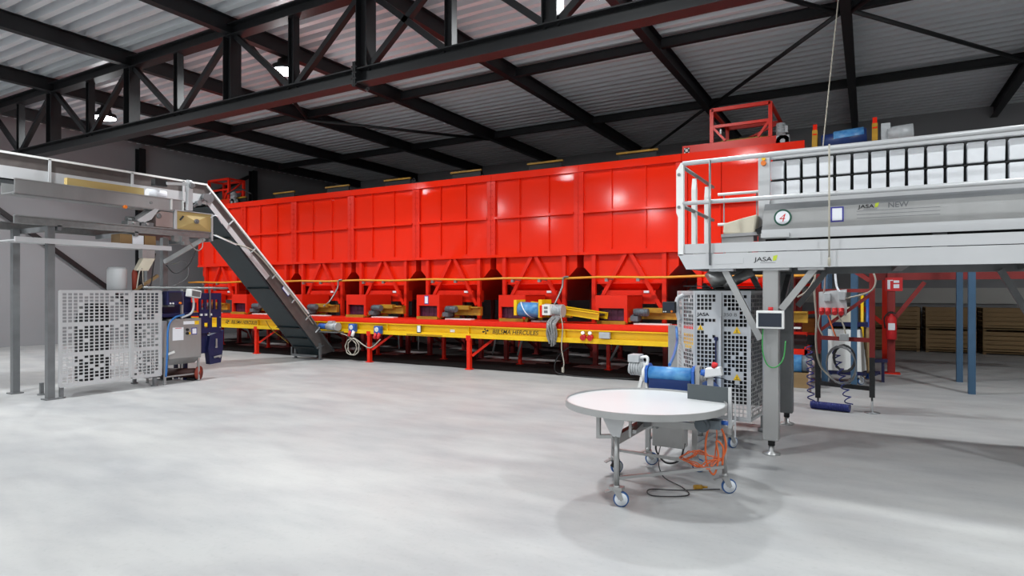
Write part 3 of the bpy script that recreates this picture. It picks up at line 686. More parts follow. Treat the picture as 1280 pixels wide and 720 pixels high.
o = thing('control_cabinet', 'stainless control cabinet with papers taped on its front, on four legs', 'cabinet', (XS-.3, 7.05, 0))
B(XS-.62, XS, 6.78, 7.42, .46, 1.2).build('body', M['steel'], o, bevel=.01)
MB().prism([(XS, 6.78, .46), (XS, 7.42, .46), (XS-.12, 7.36, .34), (XS-.12, 6.82, .34)], (-.4,0,0)).build('hopper_bottom', M['steel'], o)
for y in (6.72, 7.38):
    for x in (XS-.03, XS-.58): MB().bar((x, y, .03), (x, y, .5), .035, .035).cyl((x, y, 0), (x, y, .03), .03).build('leg', M['steel'], o)
MB().bar((XS-.03, 6.72, .14), (XS-.03, 7.38, .14), .02, .025).build('stretcher', M['steel'], o)
def flat(x, y0, y1, z0, z1, mat, nm, par, t=.003, lab=None): return B(x, x+t, y0, y1, z0, z1).build(nm, M[mat], par, label=lab)
flat(XS, 6.85, 7.06, .8, 1.04, 'paper', 'paper_sheet', o, lab='white sheet of paper')
flat(XS+.003, 6.9, 7.02, 1.02, 1.03, 'redi', 'red_strip', o)
n_ = flat(XS, 7.22, 7.33, .89, 1.02, 'notice', 'notice', o, lab='blue-edged white notice'); flat(XS+.003, 7.235, 7.315, .905, 1.005, 'paper', 'notice_paper', n_)
flat(XS, 7.06, 7.28, 1.09, 1.15, 'paper', 'type_plate', o, lab='white label strip')
flat(XS, 7.28, 7.37, 1.08, 1.15, 'warn', 'sticker', o, lab='yellow sticker')
MB().cyl((XS, 7.13, .99), (XS+.03, 7.13, .99), .025).cyl((XS, 7.13, .92), (XS+.03, 7.13, .92), .025).build('push_button', M['dark'], o)
MB().cyl((XS, 7.17, .92), (XS+.025, 7.17, .92), .022).build('selector_switch', M['warn'], o)
B(XS-.5, XS-.03, 6.6, 6.76, .5, 1.17).build('side_panel', M['steel'], o)
MB().tube(spline([(XS+.04, 7.05, 1.28), (XS+.05, 6.85, 1.22), (XS+.05, 6.74, 1.05), (XS+.05, 6.72, .6), (XS+.04, 6.7, .15)]), .018, 8).build('air_hose', M['bhose'], o)
MB().bar((XS+.02, 6.72, .55), (XS+.06, 6.85, .6), .02, .04).build('latch', M['white'], o)

o = thing('bag_closing_machine', 'navy blue bag closing machine with tall slotted plates', 'machine', (XS-.3, 7.7, 0))
xn = XS-.02
def plate_holes(y0, y1, z0, z1, holes, x0, x1):
    """slotted plate built from strips around its rectangular openings"""
    mb = MB(); ys = sorted({y0, y1}|{h[0] for h in holes}|{h[1] for h in holes}); zs = sorted({z0, z1}|{h[2] for h in holes}|{h[3] for h in holes})
    for a, b in zip(ys[:-1], ys[1:]):
        for c, d in zip(zs[:-1], zs[1:]):
            m = ((a+b)/2, (c+d)/2)
            if not any(h[0] < m[0] < h[1] and h[2] < m[1] < h[3] for h in holes): mb.box(x0, x1, a, b, c, d)
    return mb
plate_holes(7.4, 7.86, .9, 1.68, [(7.43,7.49,1.36,1.55),(7.54,7.6,1.36,1.55),(7.64,7.7,1.36,1.55),(7.73,7.79,1.36,1.55),(7.66,7.78,1.0,1.2),(7.5,7.58,1.0,1.1)], xn-.03, xn).build('slotted_plate', M['navy'], o)
plate_holes(6.62, 7.4, 1.1, 1.7, [(6.78,7.08,1.42,1.66)], xn-.3, xn-.27).build('rear_plate', M['navy'], o)
B(xn-.3, xn-.02, 6.62, 7.5, 1.24, 1.3).build('cross_plate', M['navy'], o)
MB().prism([(xn, 7.62, .28), (xn, 7.86, .3), (xn, 7.9, .55), (xn, 7.92, .95), (xn, 7.62, .85), (xn, 7.58, .6)], (-.14,0,0)).build('guide_arm', M['navy'], o, bevel=.01)
B(xn-.26, xn-.08, 7.4, 7.62, .5, 1.0).build('gear_cover', M['navy'], o, bevel=.02)
for x in (xn-.3, xn-.6):
    MB().bar((x, 7.3, 0), (x, 7.3, 1.1), .06, .06).build('leg', M['navy'], o)
MB().bar((xn-.3, 7.3, .8), (xn-.1, 7.62, .8), .06, .08).build('arm_bracket', M['navy'], o)
for y in (7.46, 7.57, 7.67, 7.76):
    MB().cyl((xn-.08, y, 1.34), (xn-.08, y, 1.58), .03, n=12).build('red_roller', M['rust'], o)
mb = MB()
for y in (7.42, 7.52, 7.62): mb.box(xn, xn+.03, y-.02, y+.02, 1.24, 1.28)
mb.build('sensor_block', M['white'], o)
MB().cyl((xn, 7.74, .62), (xn+.03, 7.74, .62), .02).bar((xn+.02, 7.74, .6), (xn+.02, 7.74, .78), .025, .025).build('clamp_lever', M['steel'], o)
MB().cyl((xn, 7.8, .42), (xn+.05, 7.8, .42), .02).bar((xn+.03, 7.68, .42), (xn+.03, 7.84, .44), .02, .03).build('clamp_lever', M['steel'], o)
for y, z in ((7.6,.9),(7.83,1.2),(7.65,1.25),(7.83,1.0)): MB().cyl((xn, y, z), (xn+.012, y, z), .012, n=8).build('bolt', M['steel'], o)
o = thing('touch_panel', 'dark operator display above the stainless cabinet at left', 'display', (XS-.1, 6.9, 1.48))
B(XS-.1, XS+.06, 6.72, 7.02, 1.46, 1.72).build('case', M['navy'], o, bevel=.008)
flat(XS+.06, 6.75, 6.99, 1.53, 1.69, 'screen', 'screen', o)
mb = MB()
for y in (6.77, 6.82): mb.cyl((XS+.06, y, 1.49), (XS+.075, y, 1.49), .016, n=12)
mb.build('button', M['white'], o); MB().cyl((XS+.06, 6.95, 1.495), (XS+.09, 6.95, 1.495), .022, n=12).build('emergency_stop', M['orangel'], o)
MB().bar((XS-.02, 7.04, 1.2), (XS-.02, 7.04, 1.78), .04, .04).build('stand', M['steel'], o)
o = thing('terminal_box', 'small tilted white box with grey lid on a stalk at left', 'box', (XS+.1, 7.2, 1.3))
MB().prism([(XS+.05, 7.06, 1.62), (XS+.05, 7.27, 1.58), (XS+.05, 7.29, 1.72), (XS+.05, 7.08, 1.76)], (.16,0,0)).build('case', M['white'], o, bevel=.01)
MB().prism([(XS+.21, 7.09, 1.63), (XS+.21, 7.25, 1.6), (XS+.21, 7.27, 1.7), (XS+.21, 7.1, 1.73)], (.006,0,0)).build('lid', M['steeld'], o)
MB().tube(spline([(XS+.12, 7.17, 1.6), (XS+.1, 7.2, 1.45), (XS+.08, 7.16, 1.3), (XS+.02, 7.0, 1.22)]), .02, 8).build('stalk', M['steell'], o)
o = thing('rusty_roller', 'rust red roller lying on the floor under the stainless cabinet', 'roller', (XS-.2, 7.2, .1))
MB().cyl((XS-.78, 7.0, .14), (XS-.07, 7.4, .14), .09, n=20).build('barrel', M['rustd'], o)
MB().lathe([(.0,0),(.135,0),(.135,.03),(.05,.03),(.05,.05),(0,.05)], (XS-.07, 7.4, .14), (.87,.49,0), n=24).build('end_flange', M['rust'], o)
for c_ in ((XS-.6, 7.1), (XS-.16, 7.34)): MB().bar((c_[0], c_[1], .0), (c_[0], c_[1], .05), .2, .1).build('cradle', M['dark'], o)

# raised frame with the weighing troughs
F = thing('support_frame', 'grey steel frame carrying the troughs above the left packing machine', 'frame', (XS-.5, 6.8, 0))
ya, yb = 4.4, 7.66
for x in (XS, XS-1.3):
    MB().box(x-.05, x, ya, yb, 2.74, 2.78).box(x-.05, x-.01, ya, yb, 2.78, 2.85).box(x-.05, x+.02, ya, yb, 2.85, 2.87).build('long_beam', M['zinc'], F)
for y in (4.9, 7.12):
    for x in ((XS-.08 if y < 5 else XS-.72), XS-1.25):
        MB().bar((x, y, .02), (x, y, 2.75), .1, .1).box(x-.09, x+.09, y-.09, y+.09, 0, .02).build('post', M['steeld'], F)
MB().bar((XS-.02, 7.5, 2.74), (XS-.68, 7.1, 2.28), .05, .075).build('brace', M['steell'], F)
MB().bar((XS-.08, 6.62, 2.0), (XS-.08, 6.2, 1.72), .05, .05).build('brace', M['wood'], F)
for y in (5.0, 6.2, 7.6): MB().bar((XS, y, 2.72), (XS-1.3, y, 2.72), .06, .08).build('cross_beam', M['steeld'], F)
mb = MB().box(XS-.02, XS+.08, 6.98, 7.12, 2.62, 2.74).box(XS, XS+.12, 7.0, 7.1, 2.58, 2.64).box(XS-.06, XS+.04, 6.86, 6.98, 2.64, 2.74)
mb.build('bracket', M['zinc'], F)
MB().box(XS-.02, XS+.02, ya, 6.82, 2.46, 2.54).build('shelf_rail', M['steell'], F)
MB().box(XS-.6, XS-.02, ya, 6.8, 2.48, 2.5).build('shelf', M['steell'], F)
MB().tube([(XS+.02, 6.3, 1.78), (XS+.02, 7.9, 1.775), (XS-.02, 8.0, 1.775)], .02, 8).build('cable_pipe', M['zinc'], F)
MB().bar((XS, 7.6, 1.2), (XS, 7.6, 1.78), .02, .02).build('pipe_stay', M['zinc'], F)
o = thing('plywood_cover', 'tan plywood box end with crossed folds and a round knob', 'cover', (XS, 7.27, 2.87))
B(XS-.5, XS, 6.92, 7.62, 2.87, 3.21).build('box', M['ply'], o)
c = (XS+.07, 7.27, 3.04); q = [(XS, 6.92, 2.87), (XS, 7.62, 2.87), (XS, 7.62, 3.21), (XS, 6.92, 3.21)]
MB().add(q+[c], [(0,1,4),(1,2,4),(2,3,4),(3,0,4)]).build('folded_face', M['ply'], o)
MB().cyl(c, (c[0]+.03, c[1], c[2]), .045, n=20).cyl((c[0]+.03, c[1], c[2]), (c[0]+.05, c[1], c[2]), .02).build('knob', M['steeld'], o)
MB().bar((XS+.02, 6.98, 3.04), (XS+.05, 7.03, 3.12), .02, .03).build('latch', M['dark'], o)
mb = B(XS-.5, XS+.025, 6.88, 6.92, 2.87, 3.22).box(XS-.01, XS+.025, 7.62, 7.65, 2.7, 3.22).box(XS-.5, XS+.03, 6.88, 7.65, 3.21, 3.225)
mb.build('edge_trim', M['steell'], o)
o = thing('pinkish_hopper', 'pinkish steel hopper with an angled chute beside the plywood box', 'hopper', (XS-.2, 6.6, 2.87))
MB().prism([(XS-.02, 6.55, 2.89), (XS-.02, 6.87, 2.89), (XS-.02, 6.87, 3.17), (XS-.02, 6.64, 3.17), (XS-.02, 6.55, 3.12)], (-.4,0,0)).build('body', M['pink'], o)
MB().prism([(XS, 6.2, 2.96), (XS, 6.52, 3.2), (XS, 6.6, 3.2), (XS, 6.46, 3.0), (XS, 6.3, 2.92)], (-.3,0,0)).build('chute', M['steell'], o)
MB().lathe([(.03,0),(.045,0),(.045,.02),(.03,.02)], (XS-.02, 6.6, 3.08), (1,0,0), n=16).build('port', M['steeld'], o)
for i, (y0, y1, mt, nm) in enumerate(((6.05, 6.25, 'zinc', 'grey'), (6.28, 6.5, 'steeld', 'dark grey'))):
    o = thing('gear_drive', nm+' gear drive on the frame beam left of the pinkish hopper', 'drive', (XS-.1, (y0+y1)/2, 2.87))
    MB().box(XS-.2, XS, y0, y1, 2.87, 2.94).cyl((XS-.15, y0+.05, 2.98), (XS-.15, y1-.02, 2.98), .05).build('casing', M[mt], o)
    MB().cyl((XS, y0+.1, 2.91), (XS+.03, y0+.1, 2.91), .02).build('shaft', M['steel'], o)
o = thing('weighing_trough', 'pale grey open trough on top of the left frame', 'trough', (XS-.1, 6.0, 3.3))
MB().box(XS-.02, XS, ya, 7.06, 3.22, 3.41).box(XS-.45, XS-.43, ya, 7.06, 3.22, 3.38).box(XS-.45, XS, ya, 7.06, 3.2, 3.22).box(XS-.04, XS+.02, ya, 7.06, 3.405, 3.42).build('channel', M['steel'], o)
for y in (6.82, 7.04): MB().bar((XS+.012, y, 3.22), (XS+.012, y, 3.41), .02, .03).build('stiffener', M['white'], o)
MB().cyl((XS, 6.45, 3.3), (XS+.02, 6.45, 3.3), .025).build('bolt', M['zinc'], o)
MB().bar((XS-.04, ya, 3.19), (XS-.04, 6.86, 3.19), .06, .02).build('base_rail', M['zinc'], o)
loose('drain_cap', MB().cyl((XS-.03, 6.0, 3.172), (XS+.03, 6.0, 3.172), .03), M['orangel'], 'small yellow cap under the pale trough at the left edge', 'cap', (XS, 6.0, 3.25))
loose('wooden_board', B(XS-.3, XS-.2, 5.2, 6.44, 3.42, 3.57), M['ply'], 'yellowish wooden board lying on the pale trough at upper left', 'board', (XS-.25, 5.8, 3.42))
loose('paper_roll', MB().cyl((XS-.12, 6.45, 3.495), (XS-.12, 6.78, 3.495), .073, n=20), M['paper'], 'white roll lying on the trough beside the wooden board', 'roll', (XS-.12, 6.6, 3.42))
o = thing('swing_arm', 'grey post with a sideways arm standing behind the pale trough', 'arm', (XS-.05, 7.16, 3.3))
MB().bar((XS+.05, 7.14, 3.235), (XS+.05, 7.14, 3.76), .09, .09).build('post', M['steell'], o)
MB().bar((XS+.05, 7.14, 3.73), (XS+.05, 6.7, 3.68), .05, .05).cyl((XS+.05, 7.1, 3.76), (XS+.05, 7.18, 3.76), .05).build('arm', M['steell'], o)
MB().lathe([(.04,-.02),(.055,-.02),(.055,.03),(.04,.03)], (XS+.1, 7.16, 3.7), (1,0,0), n=16).build('joint', M['steeld'], o)
MB().box(XS-.08, XS+.05, 6.5, 6.72, 3.62, 3.74).build('sensor_head', M['dark'], o)
for y0, y1, z1, mt, lab in ((5.95, 6.16, 2.71, 'card', 'brown cardboard box at the left edge on the frame shelf'), (6.16, 6.36, 2.7, 'paper', 'white carton between two brown boxes on the frame shelf'), (6.37, 6.58, 2.71, 'card', 'brown cardboard box right of the white carton on the frame shelf')):
    mb = B(XS-.35, XS-.06, y0+.004, y1-.004, 2.5, z1); b_ = loose('carton', mb, M[mt], lab, 'box', (XS-.2, (y0+y1)/2, 2.5), 'cartons on the shelf', bevel=.004)
o = thing('bag_chute', 'pale sheet metal chute hanging above the left guard', 'chute', (XS-.1, 6.35, 2.1))
B(XS-.12, XS, 6.3, 6.52, 2.3, 2.46).build('collar', M['steel'], o)
MB().prism([(XS+.01, 6.2, 2.08), (XS+.01, 6.4, 2.08), (XS+.01, 6.52, 2.3), (XS+.01, 6.31, 2.3)], (-.12,0,0)).build('spout', M['beige'], o)
o = thing('air_tank', 'white upright cylinder behind the left guard', 'tank', (XS-.25, 6.05, 1.72))
MB().lathe([(0,0),(.14,0),(.15,.02),(.15,.36),(.13,.4),(0,.41)], (XS-.25, 6.0, 1.73), n=28).build('body', M['steell'], o)
MB().lathe([(0,0),(.04,0),(.045,.3),(.03,.36),(0,.37)], (XS-.1, 6.22, 1.73), n=14).build('filter', M['rust'], o)
B(XS-.45, XS-.03, 5.6, 6.4, 1.71, 1.73).build('shelf', M['steeld'], o)
CB = [([(XS, 6.25, 2.0), (XS+.02, 6.28, 1.86), (XS, 6.36, 1.75), (XS-.05, 6.48, 1.85), (XS-.05, 6.52, 2.15), (XS-.05, 6.56, 2.4)], 'dark cable looping below the bag chute', 'cord'),
      ([(XS, 6.2, 1.76), (XS+.03, 6.23, 2.05), (XS, 6.3, 2.1), (XS, 6.32, 1.8), (XS-.05, 6.45, 1.74)], 'pale cable beside the white upright cylinder', 'cable'),
      ([(XS-.05, 6.75, 2.2), (XS, 6.9, 2.05), (XS, 7.15, 2.2), (XS, 7.35, 2.6)], 'dark cable sagging under the frame brace', 'cord'),
      ([(XS-.4, 7.0, 2.2), (XS-.4, 7.35, 2.3), (XS-.4, 7.4, 2.0), (XS-.4, 7.1, 1.8), (XS-.4, 7.0, 1.76)], 'thin grey wire bowing out behind the frame post', 'steeld'),
      ([(XS+.02, 7.66, 2.82), (XS+.03, 7.9, 2.74), (XN+.03, 8.75, 2.72)], 'white cable from the frame to the inclined conveyor', 'paper'),
      ([(XS+.02, 7.6, 3.15), (XS+.02, 7.72, 3.2), (XN+.04, 8.4, 3.15)], 'short white cable beside the plywood box', 'paper'),
      ([(XS-.1, 7.2, 2.7), (XS+.02, 7.3, 2.5), (XS+.02, 7.42, 2.55), (XS, 7.45, 2.72)], 'pinkish cable loop under the end of the frame beam', 'pink')]
for pt, lab, mt in CB: loose('loose_cable', MB().tube(spline(pt), .011, 6), M[mt], lab, 'cable', pt[-1])

# ------------------------------------------------------------------ right: raised packing platform
YP, YR = 6.9, 8.85
P = thing('packing_platform', 'light grey raised steel platform on posts with railings at right', 'platform', (-.9, 7.9, 0))
xa, xb = -1.83, 2.4
MB().prism([(xa, YP, 2.115), (xa+.09, YP, 1.95), (xb, YP, 1.95), (xb, YP, 2.115)], (0,.05,0)).build('front_beam', M['steell'], P)
B(xa, xb, YP+.03, YP+.05, 2.125, 2.228).build('kick_plate', M['steell'], P)
B(xa+.0, xa+.02, YP+.04, YR, 2.12, 2.225).build('kick_plate', M['steell'], P)
MB().box(xa+.09, xb, YR-.05, YR, 1.93, 2.1).build('rear_beam', M['steeld'], P)
B(xa+.02, xb, YP+.06, YR, 2.08, 2.115).build('deck', M['steeld'], P)
for x in (xa+.15, -.9, .3, 1.5): B(x-.05, x+.05, YP+.05, YR-.05, 1.95, 2.08).build('joist', M['steeld'], P)
def post(x, y, w, mt):
    p = B(x-w/2, x+w/2, y-w/2, y+w/2, .15, 1.95).build('post', M[mt], P, bevel=.012)
    MB().lathe([(0,0),(.09,0),(.09,.012),(.03,.03),(.025,.1),(0,.1)], (x, y, 0), n=20).build('foot_plate', M['steel'], p)
    MB().cyl((x, y, .09), (x, y, .16), .035, n=12).build('foot_stud', M['dark'], p)
for x in (-.88, 1.75):
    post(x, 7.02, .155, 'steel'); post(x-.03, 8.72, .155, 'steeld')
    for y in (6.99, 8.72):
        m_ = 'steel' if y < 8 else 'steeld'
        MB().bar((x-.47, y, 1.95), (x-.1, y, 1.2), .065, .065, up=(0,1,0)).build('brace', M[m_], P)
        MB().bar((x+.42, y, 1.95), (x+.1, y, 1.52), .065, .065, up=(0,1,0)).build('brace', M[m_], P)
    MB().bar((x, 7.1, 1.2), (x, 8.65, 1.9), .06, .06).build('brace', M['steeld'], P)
for c0, c1 in ((-1.05, -.7), (-.62, -.38), (-1.5, -1.25)): B(c0, c1, 6.93, 7.1, 1.925, 1.955).build('cap_plate', M['steell'], P)
# railing
R1 = 3.14
mb = MB().prism([(xa-.02, YP-.0, 3.05), (xa+.03, YP, 3.13), (xa+.06, YP, 3.13), (xa+.06, YP, 2.1), (xa, YP, 2.1), (xa, YP, 2.53), (xa-.02, YP, 2.58)], (0,.06,0))
p = mb.build('corner_post', M['white'], P, bevel=.004)
for z in (3.0, 2.64): MB().cyl((xa+.012, YP-.012, z), (xa+.012, YP, z), .018, n=6).build('bolt', M['steeld'], p)
MB().tube([(xa+.05, YP+.02, R1-.02), (xb, YP+.02, R1)], .026, 12).build('hand_rail', M['steell'], P)
MB().tube([(xa+.05, YP+.02, 2.68), (xb, YP+.02, 2.67)], .024, 12).build('middle_rail', M['steell'], P)
for z in (3.1, 2.66): MB().tube([(xa+.03, YP+.04, z), (xa+.03, YR-.3, z)], .022, 10).build('side_rail', M['zinc'], P)
for y in (7.55, 8.22):
    MB().prism([(xa, y-.045, 2.12), (xa, y+.045, 2.12), (xa, y+.045, 2.92), (xa, y, 3.06), (xa, y-.045, 2.92)], (.05,0,0)).build('pointed_post', M['white'], P)
MB().tube([(-1.48, YP-.02, 1.99), (-1.48, YP-.02, 3.12)], .012, 8).build('thin_stay', M['zinc'], P)
for z, x1 in ((3.03, -.95), (2.62, -.95)): MB().tube([(-1.78, YR-.08, z), (x1, YR-.08, z)], .02, 10).build('back_rail', M['white'], P)
for x in (-1.7, -1.28): MB().tube([(x, YR-.08, 2.12), (x, YR-.08, 3.03)], .009, 8).build('rail_stay', M['zinc'], P)
B(-1.5, -1.14, YP-.004, YP, 2.0, 2.06).build('blank_plate', M['steell'], P)
def logo(x, y, z, s, par):
    lettering('JASA', s, (x, y-.001, z), 0, M['ink'], par, width=s*2.75, bold=.0006, shear=.05)
    k = s*2.85
    mb = MB().prism([(x+k, y-.001, z), (x+k+s*.55, y-.001, z+s*.12), (x+k+s*.78, y-.001, z+s*.98), (x+k+s*.1, y-.001, z+s*.85)], (0,-.002,0))
    mb.build('leaf_logo', M['lime'], par); B(x+s*.9, x+s*3.3, y-.002, y, z-s*.3, z-s*.22).build('logo_line', M['inkg'], par)
logo(-1.03, YP, 2.02, .062, P)

# weigher on the platform
Wt = thing('bucket_weigher', 'weighing machine with two rows of pale steel buckets on the platform', 'weigher', (.3, 7.7, 2.12))
B(-1.08, -.96, 7.5, 7.6, 2.12, 3.27).build('column', M['steell'], Wt)
B(2.2, 2.32, 7.5, 7.6, 2.12, 3.27).build('column', M['steell'], Wt)
B(-.98, 2.3, 7.56, 7.62, 3.205, 3.29).build('top_beam', M['steell'], Wt)
B(-.98, 2.3, 7.56, 7.62, 2.68, 2.74).build('lower_beam', M['steell'], Wt)
B(-.96, 2.25, 7.765, 7.785, 2.72, 3.25).build('back_sheet', M['dark'], Wt)
def bucket(x, z0, z1, d):
    w0, w1 = .067, .069; y0, y1 = 7.66, 7.76
    mb = MB().hexa([(x-w0,y0+d,z0),(x+w0,y0+d,z0),(x+w0,y1,z0),(x-w0,y1,z0)], [(x-w1,y0,z1),(x+w1,y0,z1),(x+w1,y1,z1),(x-w1,y1,z1)])
    b = mb.build('bucket', M['bucket'], Wt, bevel=.008)
    return b
for i in range(18):
    x = -.9+.1665*i
    bucket(x, 2.99, 3.195, .01); bucket(x, 2.765, 2.962, -.0)
B(-.98, 2.3, 7.7, 7.82, 2.97, 2.983).build('divider_rail', M['dark'], Wt)
mb = MB().cyl((-1.02, 7.5, 3.15), (-1.02, 7.46, 3.15), .028, n=18); l_ = mb.build('indicator_lamp', M['orangel'], Wt)
MB().cyl((-1.02, 7.5, 3.2), (-1.02, 7.47, 3.2), .02, n=14).build('light_cap', M['warn'], l_)
# trough with number

Tr = thing('vibrating_trough', 'long grey steel trough with round number 4 sign on the platform', 'trough', (.4, 7.3, 2.25))
MB().prism([(-1.0, 7.2, 2.37), (2.3, 7.2, 2.37), (2.3, 7.2, 2.6), (-.98, 7.2, 2.58)], (0,.02,0)).build('front_panel', M['steel'], Tr)
MB().hexa([(-.98,7.2,2.58),(2.3,7.2,2.6),(2.3,7.22,2.6),(-.98,7.22,2.58)], [(-.99,7.36,2.67),(2.3,7.36,2.67),(2.3,7.38,2.67),(-.99,7.38,2.67)]).build('sloping_lip', M['steeld'], Tr)
B(-1.0, 2.3, 7.17, 7.5, 2.335, 2.37).box(-.98, 2.3, 7.15, 7.2, 2.27, 2.335).build('base_channel', M['steell'], Tr)
B(-1.0, 2.3, 7.22, 7.5, 2.37, 2.39).build('trough_bottom', M['steeld'], Tr)
for x in (-.7, .6, 1.9): B(x-.06, x+.06, 7.25, 7.4, 2.115, 2.335).build('support_block', M['steeld'], Tr)
B(-1.0, -.72, 7.125, 7.15, 2.28, 2.33).build('slide_block', M['steell'], Tr)
B(-1.0, 2.3, 7.48, 7.5, 2.118, 2.335).build('rear_skirt', M['dark'], Tr)
b_ = MB().cyl((-.79, 7.2, 2.495), (-.79, 7.19, 2.495), .088, n=40).build('number_sign', M['teal'], Tr, label='round white sign with green ring and red 4')
MB().cyl((-.79, 7.19, 2.495), (-.79, 7.187, 2.495), .07, n=40).build('sign_face', M['paper'], b_)
BASE[b_] = BASE[Tr]; lettering('4', .125, (-.832, 7.186, 2.449), 0, M['redi'], b_, name='number', shear=.25, bold=-.001)
n_ = B(-.335, -.215, 7.194, 7.2, 2.42, 2.575).build('notice', M['notice'], Tr, label='blue-framed white notice'); B(-.32, -.23, 7.191, 7.194, 2.435, 2.56).build('notice_paper', M['paper'], n_)
logo(-.085, 7.198, 2.545, .05, Tr)
lettering('NEW', .075, (.17, 7.198, 2.537), 0, M['inkg'], Tr, bold=.001)
for z in (2.515, 2.48, 2.445): B(-.1, .6, 7.198, 7.2, z, z+.004).build('printed_line', M['inkg'], Tr)
o = thing('beige_chute', 'beige cloth covered chute at the left end of the grey trough', 'chute', (-1.25, 7.4, 2.115))
MB().prism([(-1.43, 7.3, 2.36), (-1.09, 7.3, 2.33), (-1.06, 7.3, 2.56), (-1.2, 7.3, 2.53), (-1.42, 7.3, 2.475)], (0,.3,0)).build('cover', M['beige'], o, bevel=.02)
B(-1.44, -1.1, 7.3, 7.6, 2.23, 2.34).box(-1.4, -1.16, 7.32, 7.58, 2.115, 2.23).build('tray', M['steel'], o)
MB().bar((-1.44, 7.28, 2.335), (-.98, 7.28, 2.345), .03, .035).build('front_bar', M['steell'], o)
loose('red_valve', MB().cyl((-1.07, 7.2, 2.22), (-1.07, 7.34, 2.22), .035, n=14).bar((-1.07, 7.19, 2.23), (-1.0, 7.19, 2.2), .02, .025).cyl((-1.07, 7.27, 2.115), (-1.07, 7.27, 2.2), .02, n=10), M['redi'], 'small red valve between the beige chute and the grey trough', 'valve', (-1.07, 7.25, 2.115))
loose('black_rubber_flap', MB().prism([(-1.07, 7.22, 2.38), (-1.0, 7.22, 2.42), (-1.0, 7.22, 2.34), (-1.05, 7.22, 2.33)], (0,.06,0)), M['dark'], 'black rubber flap at the left end of the grey trough', 'flap', (-1.03, 7.25, 2.34))
loose('hanging_rope', MB().tube(spline([(-.27, 10.0, 6.9), (-.4, 10.0, 5.53), (-.55, 10.0, 3.95), (-.6, 10.0, 3.3)]), .0075, 8), M['rope'], 'pale rope hanging slanted from the roof behind the white buckets', 'rope', (-.6, 10.0, 3.3))
loose('pull_cord', MB().tube([(-.33, 6.84, 3.15), (-.33, 6.83, 2.5), (-.33, 6.83, 2.03)], .008, 8).lathe([(0,0),(.014,.01),(.014,.07),(.008,.09),(0,.09)], (-.33, 6.83, 1.95), n=10), M['rope'], 'pale pull cord hanging straight down from the platform hand rail', 'cord', (-.33, 6.83, 1.95))
# operator panel on the front post
o = thing('operator_panel', 'small touch screen in a white frame on the platform post', 'display', (-.87, 6.9, 1.32))
B(-1.0, -.735, 6.8, 6.87, 1.325, 1.51).build('frame', M['white'], o, bevel=.008)
B(-.978, -.757, 6.795, 6.8, 1.345, 1.485).build('screen', M['screen'], o)
MB().cyl((-.865, 6.84, 1.51), (-.865, 6.84, 1.545), .024, n=16).build('emergency_stop', M['redi'], o)
B(-.93, -.8, 6.87, 6.95, 1.36, 1.46).build('mount', M['steeld'], o)
MB().tube(spline([(-.94, 6.85, 1.33), (-.945, 6.86, 1.1), (-.9, 6.87, .95), (-.82, 6.87, .93), (-.75, 6.88, 1.02), (-.73, 6.9, 1.2)]), .007, 8).build('green_cable', M['ghose'], o)
# conveyor with blue drum on tall blue legs beyond the platform
o = thing('top_conveyor', 'blue drum conveyor head with red and yellow brackets high above the platform, on blue legs', 'conveyor', (-.45, 12.8, 0))
zt = 4.44
MB().cyl((-.74, 12.8, zt), (-.02, 12.8, zt+.05), .15, n=24).build('drum', M['blued'], o)
MB().cyl((-.54, 12.8, zt+.04), (-.06, 12.8, zt+.07), .15, n=24).build('belt_wrap', M['blue'], o)
for x in (-.9, .06):
    MB().prism([(x, 12.68, zt-.16), (x, 12.96, zt-.16), (x, 12.9, zt+.18), (x, 12.78, zt+.26)], (.09,0,0)).build('bracket', M['ochre'], o)
    MB().prism([(x+.01, 12.75, zt+.16), (x+.01, 12.9, zt+.16), (x+.01, 12.85, zt+.38)], (.07,0,0)).build('bracket_tip', M['redm'], o)
for fy in (12.75, 14.35): B(-1.0, 1.6, fy, fy+.1, zt-.26, zt-.16).build('frame_beam', M['redm'], o)
MB().cyl((.3, 12.8, zt+.02), (.68, 12.8, zt+.04), .14, n=20).box(.2, .34, 12.7, 12.9, zt-.16, zt+.22).build('motor', M['motor'], o)
for x in (-.69, -.22, 1.5):
    for y in (12.8, 14.4): MB().bar((x, y, .0), (x, y, zt-.26), .1, .1).build('leg', M['sky'], o)

# ------------------------------------------------------------------ bagging machine guard under the platform
G = thing('bagger_guard', 'tall perforated steel machine guard with double doors under the platform', 'guard', (-1.5, 7.7, 0))
zg0, zg1 = .24, 1.7
pA, pB, pC, pD = (-2.12, 7.98), (-1.78, 7.45), (-1.16, 7.45), (-1.09, 8.15)
def panel(p, q, cols, seed, miss=.1, blank=(), mat='steell', z0=zg0, z1=zg1, rows=30, nm='perforated_panel', hole=.76, margin=.03):
    u = (q[0]-p[0], q[1]-p[1], 0); W = math.hypot(u[0], u[1])
    mb = MB(); perf(mb, (p[0], p[1], z0), u, (0,0,1), W, z1-z0, cols, rows, hole=hole, margin=margin, miss=miss, blank=blank, seed=seed)
    return mb.build(nm, M[mat], G, solid=.004)
